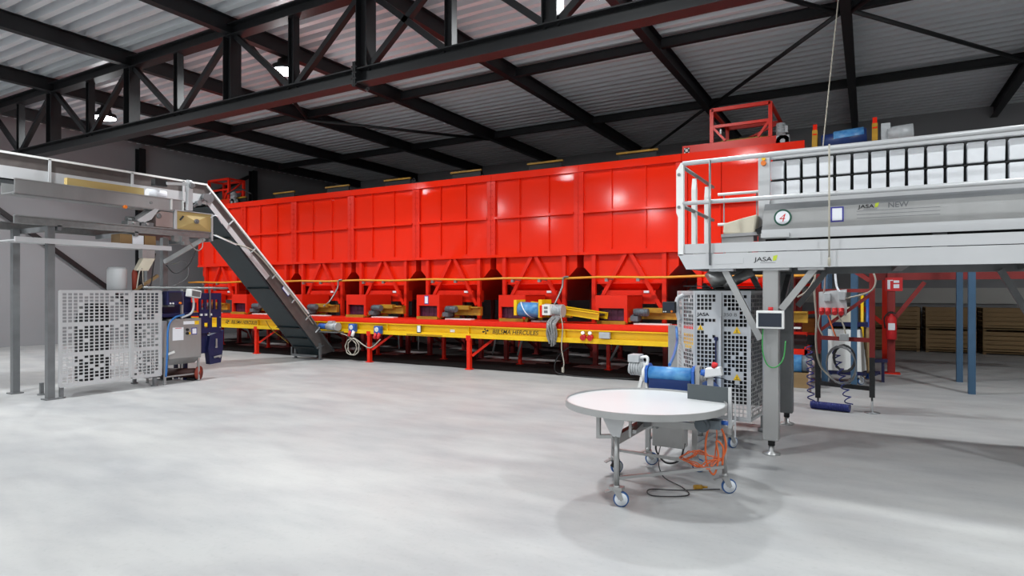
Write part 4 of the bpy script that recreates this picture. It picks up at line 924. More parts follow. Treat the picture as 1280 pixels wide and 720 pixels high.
# left folded side: two narrow facets
pm = (-1.99, 7.72)
panel((-2.16, 8.16), pm, 8, 11, .12, [(0,7,20,20)])
panel(pm, pB, 6, 12, .1, [(0,5,20,20)])
pmid = (-1.495, 7.45)
panel(pB, (pmid[0]-.015, 7.45), 5, 13, .07, [(0,4,21,21),(0,4,24,25),(2,4,20,22)], nm='door', margin=.025)
panel((pmid[0]+.015, 7.45), pC, 6, 14, .08, [(0,5,21,21),(2,5,20,21),(0,2,9,9),(2,4,9,10),(0,3,24,25)], nm='door', margin=.03)
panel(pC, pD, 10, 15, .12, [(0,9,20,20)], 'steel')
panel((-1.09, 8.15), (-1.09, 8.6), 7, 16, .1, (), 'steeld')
mb = MB()
for p in ((-2.16, 8.16), pm, pB, pC, pD): mb.bar((p[0], p[1], zg0-.01), (p[0], p[1], zg1+.01), .022, .022)
L_ = [(-2.16, 8.16), pm, pB, pC, pD]
for a, b in zip(L_[:-1], L_[1:]):
    for z in (zg0, zg1): mb.bar((a[0], a[1], z), (b[0], b[1], z), .024, .03)
mb.build('guard_frame', M['steell'], G)
for p in ((-1.12, 8.08), (-1.74, 7.5), (-2.08, 8.0), (-1.12, 8.55)):
    MB().bar((p[0], p[1], .05), (p[0], p[1], zg0), .03, .03).cyl((p[0], p[1], 0), (p[0], p[1], .05), .05).build('foot', M['steeld'], G)
B(pmid[0]-.028, pmid[0]+.028, 7.425, 7.45, .6, zg1).build('door_strip', M['steell'], G)
h_ = MB().bar((pmid[0]-.03, 7.4, .42), (pmid[0]-.03, 7.4, 1.16), .014, .02).box(pmid[0]-.05, pmid[0]-.01, 7.395, 7.45, 1.14, 1.18).box(pmid[0]-.045, pmid[0]-.015, 7.4, 7.45, .5, .53).build('door_handle', M['navy'], G)
B(pmid[0]+.004, pmid[0]+.03, 7.385, 7.425, .55, 1.42).build('grip_rail', M['steell'], G)
logo_z = 1.458
lettering('JASA', .055, (-1.745, 7.444, 1.42), 0, M['ink'], G, width=.135, bold=.001)
lettering('350 B', .055, (-1.45, 7.444, 1.42), 0, M['inkg'], G, width=.15)
def warn(x, z, y=7.444, s=.05):
    t = MB().prism([(x-s, y, z), (x+s, y, z), (x, y, z+s*1.75)], (0,-.003,0)).build('warning_sign', M['warn'], G, label='yellow warning triangle')
    MB().prism([(x-s*.12, y-.003, z+s*.62), (x+s*.12, y-.003, z+s*.62), (x, y-.003, z+s*1.3)], (0,-.001,0)).box(x-s*.08, x+s*.08, y-.004, y-.003, z+s*.3, z+s*.7).box(x-s*.5, x+s*.5, y-.004, y-.003, z+s*.14, z+s*.24).build('symbol', M['ink'], t)
warn(-1.71, 1.255, s=.035); warn(-1.3, 1.225, s=.045); warn(-1.3, .69, s=.042)
MB().lathe([(0,0),(.2,0),(.2,.9),(.12,1.1),(0,1.1)], (-1.45, 7.95, .5), n=28).build('forming_tube', M['dark'], G)
B(-2.0, -1.15, 8.5, 8.52, zg0, zg1).build('back_plate', M['dark'], G)
B(-1.85, -1.1, 7.5, 8.5, 1.715, 1.74).build('roof_plate', M['dark'], G)
MB().tube(spline([(-2.02, 7.7, 1.35), (-2.05, 7.68, 1.5), (-2.04, 7.7, 1.62), (-1.94, 7.72, 1.68)]), .028, 10).build('bent_pipe', M['steell'], G)
MB().bar((-1.9, 7.42, 1.77), (-1.05, 7.42, 1.755), .03, .012).build('film_bar', M['dark'], G)
MB().cyl((-1.52, 7.75, 1.75), (-1.58, 7.8, 1.94), .1, .16, n=24).cyl((-1.5, 7.72, 1.76), (-1.2, 7.8, 1.94), .06, n=14).build('inlet_funnel', M['steel'], G)
o = thing('side_display', 'black operator display on an arm at the left of the machine guard', 'display', (-2.2, 7.7, 1.4))
B(-2.21, -2.05, 7.6, 7.68, 1.44, 1.58).build('case', M['dark'], o, bevel=.008); B(-2.2, -2.06, 7.595, 7.6, 1.475, 1.57).build('screen', M['screen'], o)
mb = MB()
for x in (-2.19, -2.165): mb.cyl((x, 7.6, 1.458), (x, 7.59, 1.458), .008, n=10)
mb.build('button', M['white'], o); MB().cyl((-2.09, 7.6, 1.462), (-2.09, 7.585, 1.462), .014, n=12).build('emergency_stop', M['orangel'], o)
MB().bar((-2.06, 7.66, 1.5), (-2.0, 7.72, 1.5), .03, .03).build('arm', M['steel'], o)
loose('standing_sheet', B(-2.36, -2.22, 8.4, 8.44, .3, 1.25).bar((-2.35,8.42,0),(-2.35,8.42,.3),.03,.03).bar((-2.23,8.42,0),(-2.23,8.42,.3),.03,.03), M['steel'], 'narrow grey steel panel standing left of the perforated guard', 'panel', (-2.29, 8.42, 0))

# ------------------------------------------------------------------ take-away conveyor feeding the table
K = thing('takeaway_conveyor', 'small inclined conveyor with light blue belt drum behind the round table', 'conveyor', (-1.6, 6.4, 0))
x0, x1 = -1.86, -1.44
MB().cyl((x0, 5.98, .9), (x1, 5.98, .9), .075, n=28).build('drum', M['blue'], K)
MB().bar(((x0+x1)/2, 6.0, .95), ((x0+x1)/2, 7.7, .42), .4, .02).build('belt', M['blue'], K)
MB().bar(((x0+x1)/2, 5.93, .8), ((x0+x1)/2, 7.6, .3), .4, .03).box(x0+.01, x1-.01, 5.9, 5.93, .68, .86).build('return_belt', M['blued'], K)
for x in (x0-.03, x1+.0):
    MB().prism([(x, 5.9, .82), (x, 6.1, .76), (x, 7.7, .3), (x, 7.7, .46), (x, 6.1, .96), (x, 6.04, .995), (x, 5.95, .995), (x, 5.9, .95)], (.025,0,0)).build('side_plate', M['bluep'], K)
m_ = MB().cyl((x0-.2, 5.98, .96), (x0-.06, 5.98, .94), .075, n=20).box(x0-.2, x0-.09, 5.9, 6.05, 1.01, 1.08)
for i in range(5): m_.cyl((x0-.19+i*.025, 5.98, .955), (x0-.18+i*.025, 5.98, .955), .083, n=20)
m_.build('motor', M['motor'], K)
MB().cyl((x0-.06, 5.98, .9), (x0-.03, 5.98, .9), .085, n=20).bar((x0-.1, 5.95, .74), (x0-.04, 5.95, 1.0), .03, .03).bar((x0-.02, 5.95, .74), (x0-.05, 5.95, .98), .02, .02).build('bearing_plate', M['white'], K)
MB().tube(spline([(x0-.1, 5.96, 1.05), (x0-.02, 5.95, 1.06), (x0-.02, 5.95, .98)]), .015, 8).build('motor_cable', M['white'], K)
mb = MB().cyl((x1+.03, 5.98, .91), (x1+.1, 5.98, .91), .06, n=18).box(x1+.03, x1+.07, 5.92, 6.04, .8, 1.0).cyl((x1+.1, 5.96, .9), (x1+.13, 5.96, .9), .035, n=12)
mb.build('bearing', M['steel'], K)
b_ = MB().hexa([(x1+.12,5.9,.9),(x1+.28,5.9,.93),(x1+.28,6.0,.93),(x1+.12,6.0,.9)], [(x1+.12,5.92,.99),(x1+.26,5.92,1.01),(x1+.26,6.0,1.01),(x1+.12,6.0,.99)]).build('switch_box', M['steell'], K, bevel=.01)
MB().cyl((x1+.2, 5.94, 1.0), (x1+.21, 5.93, 1.04), .026, n=16).build('emergency_stop', M['redi'], K)
MB().cyl((x1+.08, 5.95, .94), (x1+.15, 5.95, .94), .035, n=14).build('blue_coupling', M['bluep'], K)
MB().bar((x1+.16, 5.97, .78), (x1+.16, 5.97, .92), .05, .03).build('switch_stay', M['steell'], K)
def castor(x, y, r, par, yaw=0, brake=True, stem=.12):
    """swivel castor with white wheel and blue tyre, wheel axis turned by yaw"""
    ca, sa = math.cos(yaw), math.sin(yaw); A = (ca, sa, 0); D = (-sa, ca, 0)
    P_ = lambda u, v, z: (x+A[0]*u+D[0]*v, y+A[1]*u+D[1]*v, z)
    t = .035
    c = MB().lathe([(r*.8,-.014),(r*.97,-.014),(r,-.008),(r,.008),(r*.97,.014),(r*.8,.014)], P_(0,t,r), A, n=28).build('castor', M['tyre'], par)
    MB().lathe([(0,-.022),(r*.3,-.022),(r*.34,-.014),(r*.82,-.018),(r*.82,.018),(r*.34,.014),(r*.3,.022),(0,.022)], P_(0,t,r), A, n=28).build('wheel', M['wheelw'], c)
    mb = MB()
    for s in (-1, 1):
        mb.prism([P_(s*.025,-.03,r*2+.015), P_(s*.025,.03,r*2+.015), P_(s*.025,t+.02,r), P_(s*.025,t-.02,r)], tuple(A[i]*.004*s for i in range(3)))
    mb.bar(P_(-.035,0,r*2+.015), P_(.035,0,r*2+.015), .07, .008)
    mb.cyl(P_(-.03,t,r), P_(.03,t,r), .01, n=10).cyl(P_(0,0,r*2+.01), P_(0,0,r*2+.01+stem*.3), .025, n=12)
    if brake: mb.bar(P_(0,-.03,r*2+.012), P_(0,-.09,r*2-.01), .045, .008)
    mb.build('fork', M['steel'], c)
for x, y in ((-1.88, 5.98), (-1.42, 5.96), (-1.3, 7.05), (-1.95, 7.05)):
    MB().bar((x, y, .15), (x, y, .8 if y < 6.5 else .5), .045, .045).build('leg', M['steel'], K)
    castor(x, y, .062, K, yaw=-1.2 if y < 6.5 else -.6)
MB().bar((-1.88, 5.97, .62), (-1.28, 5.97, .62), .035, .05).bar((-1.88, 5.97, .25), (-1.95, 7.05, .25), .03, .03).bar((-1.42, 5.97, .25), (-1.3, 7.05, .25), .03, .03).build('cross_bar', M['steel'], K)
c_ = B(-1.77, -1.47, 5.75, 5.9, .25, .5).build('control_box', M['steel'], K, bevel=.008)
MB().cyl((-1.72, 5.75, .43), (-1.72, 5.74, .43), .015).build('box_lock', M['steeld'], c_); B(-1.785, -1.455, 5.74, 5.9, .5, .52).build('box_lid', M['steeld'], c_)
B(-1.85, -1.4, 5.86, 5.92, .52, .68).build('frame_rail', M['steel'], K)
loose('blue_air_hose', MB().tube(spline([(-1.7, 6.1, .98), (-1.82, 6.7, 1.02), (-2.0, 7.5, 1.1), (-2.1, 7.85, 1.25)]), .016, 8), M['bhose'], 'straight blue air hose rising from the blue drum to the guard', 'hose', (-1.7, 6.1, .98))
loose('thin_wire', MB().tube(spline([(-1.62, 6.9, .75), (-1.45, 7.37, .71), (-1.2, 7.38, .58)]), .005, 6), M['cord'], 'thin black wire running across the front of the guard doors', 'wire', (-1.45, 7.37, .71))

# ------------------------------------------------------------------ round packing table
cx, cy, zt = -1.63, 5.08, .785; RT = .66
T = thing('round_table', 'round white turning table with steel rim on a three-legged castor frame', 'table', (cx, cy, 0))
MB().lathe([(0,.008),(RT-.012,.008),(RT-.012,-.018),(0,-.018)], (cx, cy, zt-.012), n=96, smooth=False).build('tabletop', M['disc'], T)
MB().lathe([(RT-.012,-.04),(RT+.0,-.04),(RT,.012),(RT-.012,.012),(RT-.012,-.04)], (cx, cy, zt), n=128, smooth=False).build('rim', M['steel'], T)
feet = [(-1.73, 4.69), (-1.05, 5.45), (-2.07, 5.53)]
for i, (x, y) in enumerate(feet):
    top = .56 if i == 0 else .58
    l_ = MB().cyl((x, y, .15), (x, y, top), .022, n=20).build('leg', M['steel'], T)
    castor(x, y, .062, T, yaw=(-1.25, -1.05, -.7)[i])
    if i == 0: MB().bar((x, y, .135), (x, y, .16), .11, .07).build('clamp', M['steel'], l_)
MB().bar((feet[0][0], feet[0][1], .225), (feet[1][0], feet[1][1], .225), .024, .024).bar((feet[2][0], feet[2][1], .225), (feet[1][0], feet[1][1], .225), .024, .024).bar((feet[0][0], feet[0][1], .23), (feet[2][0], feet[2][1], .225), .024, .024).build('stretcher', M['steel'], T)
hub = (-1.68, 5.38)
for a_, b_, w_, h_ in (((feet[0][0], feet[0][1], .535), (hub[0], hub[1], .56), .05, .075), ((hub[0], hub[1], .55), (-1.0, 5.45, .54), .05, .06), ((hub[0], hub[1], .55), (feet[2][0], feet[2][1], .55), .05, .06), ((-1.6, 4.72, .6), (hub[0], hub[1], .6), .04, .03)):
    MB().bar(a_, b_, w_, h_).build('frame_arm', M['steel'], T)
MB().bar((hub[0], hub[1], .5), (hub[0], hub[1], .765), .07, .07).build('hub_post', M['steel'], T)
MB().prism([(-1.84, 4.62, .745), (-1.63, 4.62, .745), (-1.695, 4.67, .555), (-1.765, 4.67, .555)], (.0,.006,.0)).build('gusset', M['steell'], T)
MB().bar((-1.87, 4.66, .75), (-1.87, 4.66, .53), .03, .03).bar((-1.87, 4.66, .545), (-1.76, 4.68, .555), .03, .03).bar((-1.62, 4.7, .74), (-1.62, 4.7, .56), .02, .02).bar((-1.62,4.7,.72),(cx,cy+.2,.7),.02,.05).build('bracket', M['steel'], T)
MB().cyl((cx, cy, .58), (cx, cy, .76), .06, n=20).box(cx-.1, cx+.1, cy-.1, cy+.1, .735, .755).build('pivot', M['steeld'], T)
mb = MB().cyl((-1.17, 5.14, .62), (-1.17, 5.34, .62), .056, n=24)
for i in range(7): mb.cyl((-1.17, 5.15+.024*i, .62), (-1.17, 5.158+.024*i, .62), .062, n=24)
mb.cyl((-1.17, 5.13, .62), (-1.17, 5.14, .62), .036, n=18).box(-1.12, -1.03, 5.16, 5.28, .59, .66)
mb.build('drive_motor', M['motord'], T)
MB().cyl((-1.03, 5.22, .64), (-.98, 5.22, .64), .018, n=14).build('blue_coupling', M['bluep'], T)
o = MB().bar((-1.35, 5.41, .845), (-.995, 5.335, .845), .012, .13).build('deflector', M['grey'], T, label='dark grey deflector board')
MB().bar((-.985, 5.33, .58), (-.985, 5.33, .915), .025, .03).bar((-.95, 5.36, .5), (-.95, 5.36, .86), .012, .012).bar((-.985,5.33,.61),(-.985,5.45,.61),.03,.03).build('deflector_post', M['steell'], T)
MB().tube([(-1.555+.05*math.cos(t), 4.47+.02*math.sin(t), zt+.002) for t in [i*2*PI/20 for i in range(20)]], .003, 6, closed=True).build('handle_ring', M['steell'], T)
loose('brake_pedal', MB().bar((-1.78,4.72,.3),(-1.75,4.74,.36),.02,.03).bar((-1.74,4.75,.22),(-1.74,4.75,.36),.025,.02), M['dark'], 'black clip hanging on the front left table leg', 'clip', (-1.74, 4.74, .3))
# cables under the table
rng = random.Random(8); pts = []
for i in range(76):
    t = i*.42; r = .125+.03*math.sin(i*1.7)
    pts.append((-1.235+r*(.95+.2*math.sin(i*.31))*math.cos(t)+.02*math.sin(i*.77), 5.4+.085*math.sin(t)+.02*math.sin(i*.9), .258+.028*math.sin(t)+.035*math.sin(i*.23)**2+.012*math.sin(i*1.3)))
pts += [(-1.12, 5.4, .3), (-1.1, 5.38, .5), (-1.1, 5.3, .62)]
loose('extension_cable', MB().tube(spline(pts, 4), .005, 6), M['orange'], 'orange cable coiled over the lower bar of the round table', 'cable', (-1.22, 5.42, .24))
loose('motor_cable', MB().tube(spline([(-1.14, 5.3, .62), (-1.18, 5.33, .45), (-1.18, 5.36, .26), (-1.13, 5.4, .16), (-1.09, 5.39, .3), (-1.1, 5.36, .45), (-1.05, 5.38, .4), (-1.06, 5.4, .25)]), .0085, 8), M['orange'], 'orange cable hanging straight down from the table motor', 'cable', (-1.14, 5.36, .14))
loose('motor_lead', MB().tube(spline([(-1.1, 5.28, .63), (-1.05, 5.35, .55), (-1.03, 5.4, .4), (-1.07, 5.41, .28)]), .0085, 8), M['orange'], 'orange cable curving down beside the right table leg', 'cable', (-1.05, 5.36, .28))
loose('control_cable', MB().tube(spline([(-1.74, 5.8, .3), (-1.73, 5.76, .2), (-1.62, 5.7, .12), (-1.5, 5.72, .16), (-1.47, 5.78, .3)]), .009, 6), M['cord'], 'black cable sagging under the grey control box', 'cable', (-1.6, 5.7, .1))
loose('control_lead', MB().tube(spline([(-1.69, 5.8, .3), (-1.7, 5.72, .14), (-1.62, 5.6, .02), (-1.4, 5.4, .012), (-1.3, 5.2, .012), (-1.55, 5.05, .012), (-1.62, 5.2, .012), (-1.4, 5.3, .012), (-1.1, 5.5, .012)]), .005, 6), M['cord'], 'thin black cable lying in a loop on the floor under the round table', 'cable', (-1.4, 5.3, 0))
loose('cable_plug', MB().cyl((-1.3, 5.42, .02), (-1.24, 5.46, .02), .02, n=14).cyl((-1.24, 5.46, .02), (-1.2, 5.48, .02), .01, n=10), M['ochre'], 'yellowish plug on the floor under the orange cable coil', 'plug', (-1.28, 5.42, 0))

# ------------------------------------------------------------------ right: cable stand, trolley, columns and background
o = thing('cable_stand', 'tall red and black steel stand draped with cables at right', 'stand', (-.3, 10.4, 0))
lx, ly, rx, ry = -.65, 10.35, .05, 10.1
def lerp(t, z): return (lx+(rx-lx)*t, ly+(ry-ly)*t, z)
MB().bar((lx, ly, .12), (lx, ly, .78), .07, .07).bar((rx, ry, .22), (rx, ry, .78), .07, .07).bar(lerp(0,.34), lerp(1,.34), .05, .06).build('lower_frame', M['black'], o)
MB().bar((lx, ly, .78), (lx, ly, 2.1), .07, .07).bar((rx, ry, .78), (rx, ry, 2.1), .07, .07).bar(lerp(0,1.72), lerp(1,1.72), .04, .05).bar(lerp(0,1.02), lerp(1,1.02), .04, .06).bar(lerp(.03,1.12), lerp(.97,1.66), .04, .04).bar(lerp(.5,2.1), lerp(.97,1.86), .05, .06).build('upper_frame', M['maroon'], o)
for fx, fy, fz, fr in ((rx, ry, .22, .1), (lx, ly, .12, .06)): MB().lathe([(0,0),(fr,0),(fr,.01),(.014,.012),(.014,fz),(0,fz)], (fx, fy, 0), n=20).build('levelling_foot', M['steeld'], o)
o = thing('socket_board', 'pale blue-grey board with four red sockets fixed on the cable stand', 'board', (-.45, 10.35, 1.36))
bl_ = lambda t, z, d=0: (lx+(rx-lx)*t-.0, ly+(ry-ly)*t-.06-d, z)
MB().prism([bl_(.02,1.36), bl_(.55,1.36), bl_(.55,1.74), bl_(.02,1.7)], (0,.02,0)).build('board', M['steell'], o)
for t, z in ((.12,1.56), (.4,1.58)):
    MB().prism([bl_(t,z), bl_(t+.13,z), bl_(t+.13,z+.13), bl_(t,z+.13)], (0,-.07,0)).build('switch_box', M['motor'], o, bevel=.01)
for t in (.08, .2, .33, .45):
    a = bl_(t, 1.44)
    MB().cyl((a[0], a[1], a[2]), (a[0], a[1]-.09, a[2]-.05), .034, n=14).cyl((a[0], a[1]-.02, a[2]+.03), (a[0], a[1]-.02, a[2]-.06), .036, n=14).build('red_socket', M['redi'], o)
# cables on the stand
def coil(c, r, turns, r2, wob, seed, ax=(.81,-.58)):
    g = random.Random(seed); pt = []
    for i in range(int(turns*16)):
        t = i/16*2*PI; k = r*(1+wob*math.sin(i*.37+seed))
        pt.append((c[0]+ax[0]*k*math.cos(t), c[1]+ax[1]*k*math.cos(t)-.02*math.sin(i*.2), c[2]+k*1.1*math.sin(t)))
    return MB().tube(pt, r2, 6)
cc = lerp(.5, .78)
loose('cable_coil', coil((cc[0], cc[1]-.08, cc[2]-.04), .17, 7, .011, .07, 2), M['cord'], 'thick black cable coil hanging on the middle bar of the cable stand', 'cable', cc)
loose('cable_coil', coil((cc[0]-.02, cc[1]-.13, cc[2]-.12), .24, 4, .006, .12, 5), M['steeld'], 'thin grey wire coil hanging loosely below the black coil', 'cable', cc)
HG = [([lerp(-.04,2.05), lerp(-.06,1.7), lerp(-.02,1.3), lerp(-.03,.95), lerp(.05,.62), lerp(.3,.42)], 'pale thick cable running down the left upright of the cable stand', 'cable', .016),
  ([lerp(.15,2.05), lerp(.14,1.8), lerp(.12,1.68)], 'pinkish cable dropping to the left of the socket board', 'pink', .014),
  ([lerp(.33,2.05), lerp(.36,1.8), lerp(.42,1.7)], 'white cable dropping to the right box of the socket board', 'paper', .016),
  ([lerp(-.05,1.9), lerp(-.2,1.72), lerp(-.4,1.62)], 'cream cable swinging left from the top of the cable stand', 'cable', .014),
  ([lerp(.98,2.05), lerp(1.06,1.85), lerp(.95,1.7), lerp(.6,1.62), lerp(.5,1.6)], 'grey cable looping around the top right of the cable stand', 'cable', .012),
  ([lerp(.2,1.36), lerp(.3,1.15), lerp(.35,1.05)], 'orange lead hanging below the red sockets', 'orange', .012),
  ([lerp(.4,1.36), lerp(.5,1.2), lerp(.55,1.0)], 'grey lead hanging below the red sockets', 'cable', .012),
  ([lerp(.05,1.36), lerp(.02,1.2), lerp(.1,1.06)], 'pale lead hanging at the left below the red sockets', 'cable', .012)]
for pt, lab, mt, r in HG: loose('hanging_cable', MB().tube(spline([(p[0], p[1]-.09, p[2]) for p in pt]), r, 6), M[mt], lab, 'cable', pt[-1])
g_ = B(cc[0]-.06, cc[0]+.06, cc[1]-.12, cc[1]-.04, 1.0, 1.1); loose('cable_box', g_, M['motor'], 'small grey box on the middle bar of the cable stand', 'box', cc, bevel=.008)
def helix(p, q, r, turns, r2):
    p, q = Vector(p), Vector(q); n = int(turns*14); d = (q-p).normalized(); u = d.cross(Vector((.3,.9,.1))).normalized(); w = d.cross(u)
    return [tuple(p+(q-p)*(i/n)+(u*math.cos(i/14*2*PI)+w*math.sin(i/14*2*PI))*r) for i in range(n+1)]
hp = helix((-.76, 10.2, .9), (-.72, 10.05, .1), .045, 8, .01)
loose('spiral_hose', MB().tube(hp, .009, 6), M['hose'], 'left dark blue spiral hose stretched down to the floor', 'hose', (-.72, 10.05, .06))
hp = helix((-.42, 10.3, .85), (-.23, 10.0, .1), .045, 8, .01)
loose('spiral_hose', MB().tube(hp, .009, 6), M['hose'], 'right dark blue spiral hose stretched down to the floor', 'hose', (-.23, 10.0, .06))
hp = helix((-.72, 10.04, .06), (-.22, 9.96, .06), .048, 26, .01)
loose('spiral_hose', MB().tube(hp, .0095, 6), M['hose'], 'tight dark blue coil of spiral hose lying on the floor', 'hose', (-.47, 10.0, 0))
# white trolley
o = thing('panel_trolley', 'blue trolley carrying a large white box panel behind the cable stand', 'trolley', (-.4, 13.1, 0))
MB().bar((-.72, 13.06, .2), (-.02, 13.06, .2), .05, .06).bar((-.72, 13.4, .2), (.2, 13.4, .2), .05, .06).bar((-.7, 13.06, .2), (-.7, 13.4, .2), .05, .05).bar((.1, 13.06, .2), (.16, 13.4, .2), .05, .05).build('base_frame', M['navy'], o)
MB().hexa([(-.7,13.04,.24),(-.1,13.04,.24),(-.02,13.36,.24),(-.7,13.36,.24)], [(-.72,13.04,1.0),(-.13,13.04,1.0),(-.1,13.36,1.02),(-.72,13.36,1.0)]).build('white_panel', M['white'], o)
MB().bar((.02, 13.01, .25), (-.02, 13.26, 1.02), .05, .2).build('wood_side', M['wood'], o)
B(-.74, -.0, 13.1, 13.4, 1.06, 1.14).build('tray', M['navy'], o)
for x in (-.7, -.14):
    for y in (13.06, 13.38): castor(x, y, .06, o, yaw=-.9, brake=False)
loose('cream_panel', B(-.6, -.2, 13.12, 13.3, 1.14, 1.42), M['beige'], 'cream box standing on the trolley under the red sockets', 'box', (-.4, 13.2, 1.14))
for x, lab, mt in ((-.1, 'yellow pole standing behind the cable stand', 'yellow'), (-.01, 'blue pole standing next to the yellow pole', 'bluep')):
    z0, z1 = (.0, 1.66)
    loose('pole', MB().cyl((x, 14.1, z0), (x, 14.1, z1), .028, n=12).cyl((x, 14.1, 0), (x, 14.1, .02), .06, n=14), M[mt], lab, 'pole', (x, 14.2, 0))
loose('lifting_frame', MB().prism([(-.15, 13.6, .2), (.1, 13.6, .36), (.32, 13.6, .38), (.32, 13.6, .43), (.08, 13.6, .42), (-.17, 13.6, .27)], (0,.2,0)).box(-.14, -.08, 13.62, 13.78, .0, .25).box(.22, .27, 13.62, 13.78, 0, .38), M['navy'], 'low navy lifting frame on the floor behind the trolley', 'lifter', (0, 13.7, 0))
# red conveyor right of the bunkers
o = thing('red_conveyor', 'red side-walled conveyor with black belt seen between platform post and cable stand', 'conveyor', (-1.1, 13.0, 0))
MB().box(-1.75, -.95, 12.4, 12.46, .56, .66).box(-1.75, -1.0, 13.0, 13.06, .86, .94).box(-1.0, -.95, 12.4, 13.06, .56, .7).build('side_wall', M['redm'], o)
MB().add([(-1.75,12.46,.66),(-.95,12.46,.66),(-1.02,13.0,.88),(-1.75,13.0,.88)], [(0,1,2,3)]).build('belt', M['dark'], o, solid=.02)
for x in (-1.65, -1.05):
    for y in (12.43, 13.03): MB().bar((x, y, 0), (x, y, .58), .06, .06).build('leg', M['maroon'], o)
o = thing('blue_drum', 'large blue belt drum on a wooden cradle under the red conveyor', 'drum', (-1.3, 12.2, 0))
MB().cyl((-1.9, 12.2, .42), (-1.02, 12.2, .42), .16, n=28).build('shell', M['blue'], o)
MB().cyl((-1.02, 12.2, .42), (-.86, 12.2, .42), .15, n=28).build('end_cap', M['motord'], o)
B(-1.8, -.9, 12.08, 12.32, .0, .27).build('cradle', M['wood'], o)
loose('hose_tangle', coil((-.84, 11.6, .48), .06, 4, .012, .3, 7).tube([(-.84, 11.6, .42), (-.86, 11.6, .2), (-.84, 11.6, .0)], .02, 8), M['pink'], 'small tangle of orange-pink hoses beside the blue drum', 'hose', (-.84, 11.6, 0))
# fire extinguisher column
o = thing('steel_column', 'dark red square steel column with base plate at the right edge', 'column', (.42, 15.2, 0))
MB().bar((.42, 15.2, .0), (.42, 15.2, 2.6), .14, .14).build('shaft', M['maroon'], o); B(.26, .58, 15.04, 15.36, 0, .02).build('base_plate', M['redm'], o)
MB().bar((.45, 15.2, 1.1), (1.0, 15.2, 1.9), .08, .08).build('brace', M['maroon'], o)
MB().bar((.05, 15.25, 2.1), (3.0, 15.25, 2.1), .1, .3).build('beam', M['maroon'], o)
o = thing('fire_extinguisher', 'red fire extinguisher hanging on the dark red column', 'extinguisher', (.42, 15.03, .75))
MB().lathe([(0,0),(.085,0),(.095,.02),(.095,.4),(.07,.47),(.03,.5),(.03,.53),(0,.53)], (.42, 15.02, .72), n=24).build('cylinder', M['redi'], o)
MB().bar((.36, 15.02, 1.28), (.5, 15.02, 1.26), .03, .03).cyl((.42,15.02,1.24),(.42,15.02,1.3),.03).tube(spline([(.36, 15.0, 1.27), (.29, 14.98, 1.15), (.31, 14.97, .95)]), .014, 8).build('valve_hose', M['dark'], o)
B(.36, .48, 14.922, 14.926, .92, 1.06).build('label_sticker', M['paper'], o)
o = thing('extinguisher_sign', 'red sign with white extinguisher symbol at the top of the dark red column', 'sign', (.45, 15.1, 1.75))
B(.31, .62, 15.11, 15.125, 1.72, 2.0).build('sign_plate', M['redi'], o)
B(.35, .4, 15.105, 15.11, 1.76, 1.93).box(.35, .45, 15.105, 15.11, 1.93, 1.95).box(.46, .56, 15.105, 15.11, 1.78, 1.86).box(.46, .56, 15.105, 15.11, 1.89, 1.94).build('symbol', M['paper'], o)
o = thing('orange_frame', 'bright orange-red square column with a diagonal brace behind the right side', 'column', (.38, 18.4, 0))
MB().bar((.38, 18.4, 0), (.38, 18.4, 2.1), .14, .14).build('shaft', M['redm'], o)
MB().bar((.32, 18.4, .9), (-.35, 18.4, 1.5), .1, .1).build('brace', M['redm'], o)
o = thing('crate_stack_frame', 'red steel rack holding amber wooden boards between post and stand', 'rack', (-1.6, 19.5, 0))
for x in (-2.3, -1.75, -1.2):
    for y in (19.2, 20.2): MB().bar((x, y, 0), (x, y, 2.2), .08, .08).build('upright', M['maroon'], o)
MB().bar((-2.3, 19.2, 1.0), (-1.2, 19.2, 1.15), .08, .08).bar((-2.3, 19.2, 1.9), (-1.2, 19.2, 1.9), .08, .08).box(-2.3, -1.2, 19.2, 20.2, .5, .56).build('cross_rail', M['redm'], o)
loose('amber_board_stack', B(-2.2, -1.25, 19.3, 20.1, .56, .95), M['crate'], 'stack of amber wooden boards in the red rack', 'boards', (-1.7, 19.7, .56), bevel=.01)
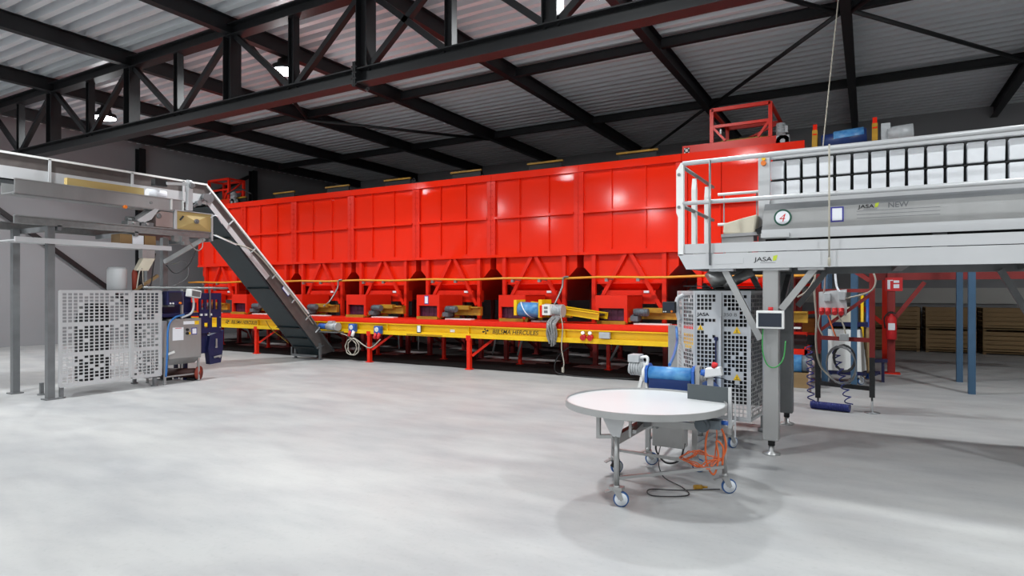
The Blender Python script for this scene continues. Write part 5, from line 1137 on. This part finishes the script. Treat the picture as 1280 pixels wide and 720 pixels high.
def crate(x, y, z, w, d, h, lab, mt='wood'):
    mb = MB()
    for k in range(5):
        z0 = z+h*(.06+.19*k); mb.box(x-w/2, x+w/2, y-d/2, y-d/2+.02, z0, z0+h*.16).box(x-w/2, x+w/2, y+d/2-.02, y+d/2, z0, z0+h*.16).box(x-w/2, x-w/2+.02, y-d/2, y+d/2, z0, z0+h*.16).box(x+w/2-.02, x+w/2, y-d/2, y+d/2, z0, z0+h*.16)
    for sx in (-1, 1):
        for sy in (-1, 1): mb.box(x+sx*(w/2-.06)-.04, x+sx*(w/2-.06)+.04, y+sy*(d/2-.05)-.03, y+sy*(d/2-.05)+.03, z, z+h)
    mb.box(x-w/2, x+w/2, y-d/2, y+d/2, z+.06, z+.09)
    loose('wooden_crate', mb, M[mt], lab, 'crate', (x, y, z), 'wooden crates at the back of the hall')
for i in range(5):
    for j in range(2):
        crate(-.6+1.3*i, 21.6, j*.64, 1.2, 1.0, .63, 'brown wooden storage crate by the back wall, '+['bottom', 'top'][j]+' of the '+['first', 'second', 'third', 'fourth', 'fifth'][i]+' stack from the left')

# ------------------------------------------------------------------ camera, world, view
cam = bpy.data.cameras.new('camera'); co = bpy.data.objects.new('camera', cam); COL.objects.link(co)
cam.sensor_fit = 'HORIZONTAL'; cam.sensor_width = 36; cam.lens = 777/1280*36; cam.clip_end = 200; cam.clip_start = .05
cam.shift_y = 5/1280
co.location = (0, 0, 1.7); co.rotation_euler = (PI/2, 0, math.radians(29.8))
SC.camera = co
w = bpy.data.worlds.new('hall'); SC.world = w; w.use_nodes = True
w.node_tree.nodes['Background'].inputs[0].default_value = (.5,.55,.62,1); w.node_tree.nodes['Background'].inputs[1].default_value = .02
SC.view_settings.view_transform = 'Standard'; SC.view_settings.look = 'None'; SC.view_settings.gamma = 1; SC.view_settings.use_curve_mapping = False
SC.view_settings.exposure = 0
SC.cycles.max_bounces = 8; SC.cycles.diffuse_bounces = 5; SC.cycles.use_denoising = True
try: SC.cycles.sample_clamp_indirect = 6
except Exception: pass
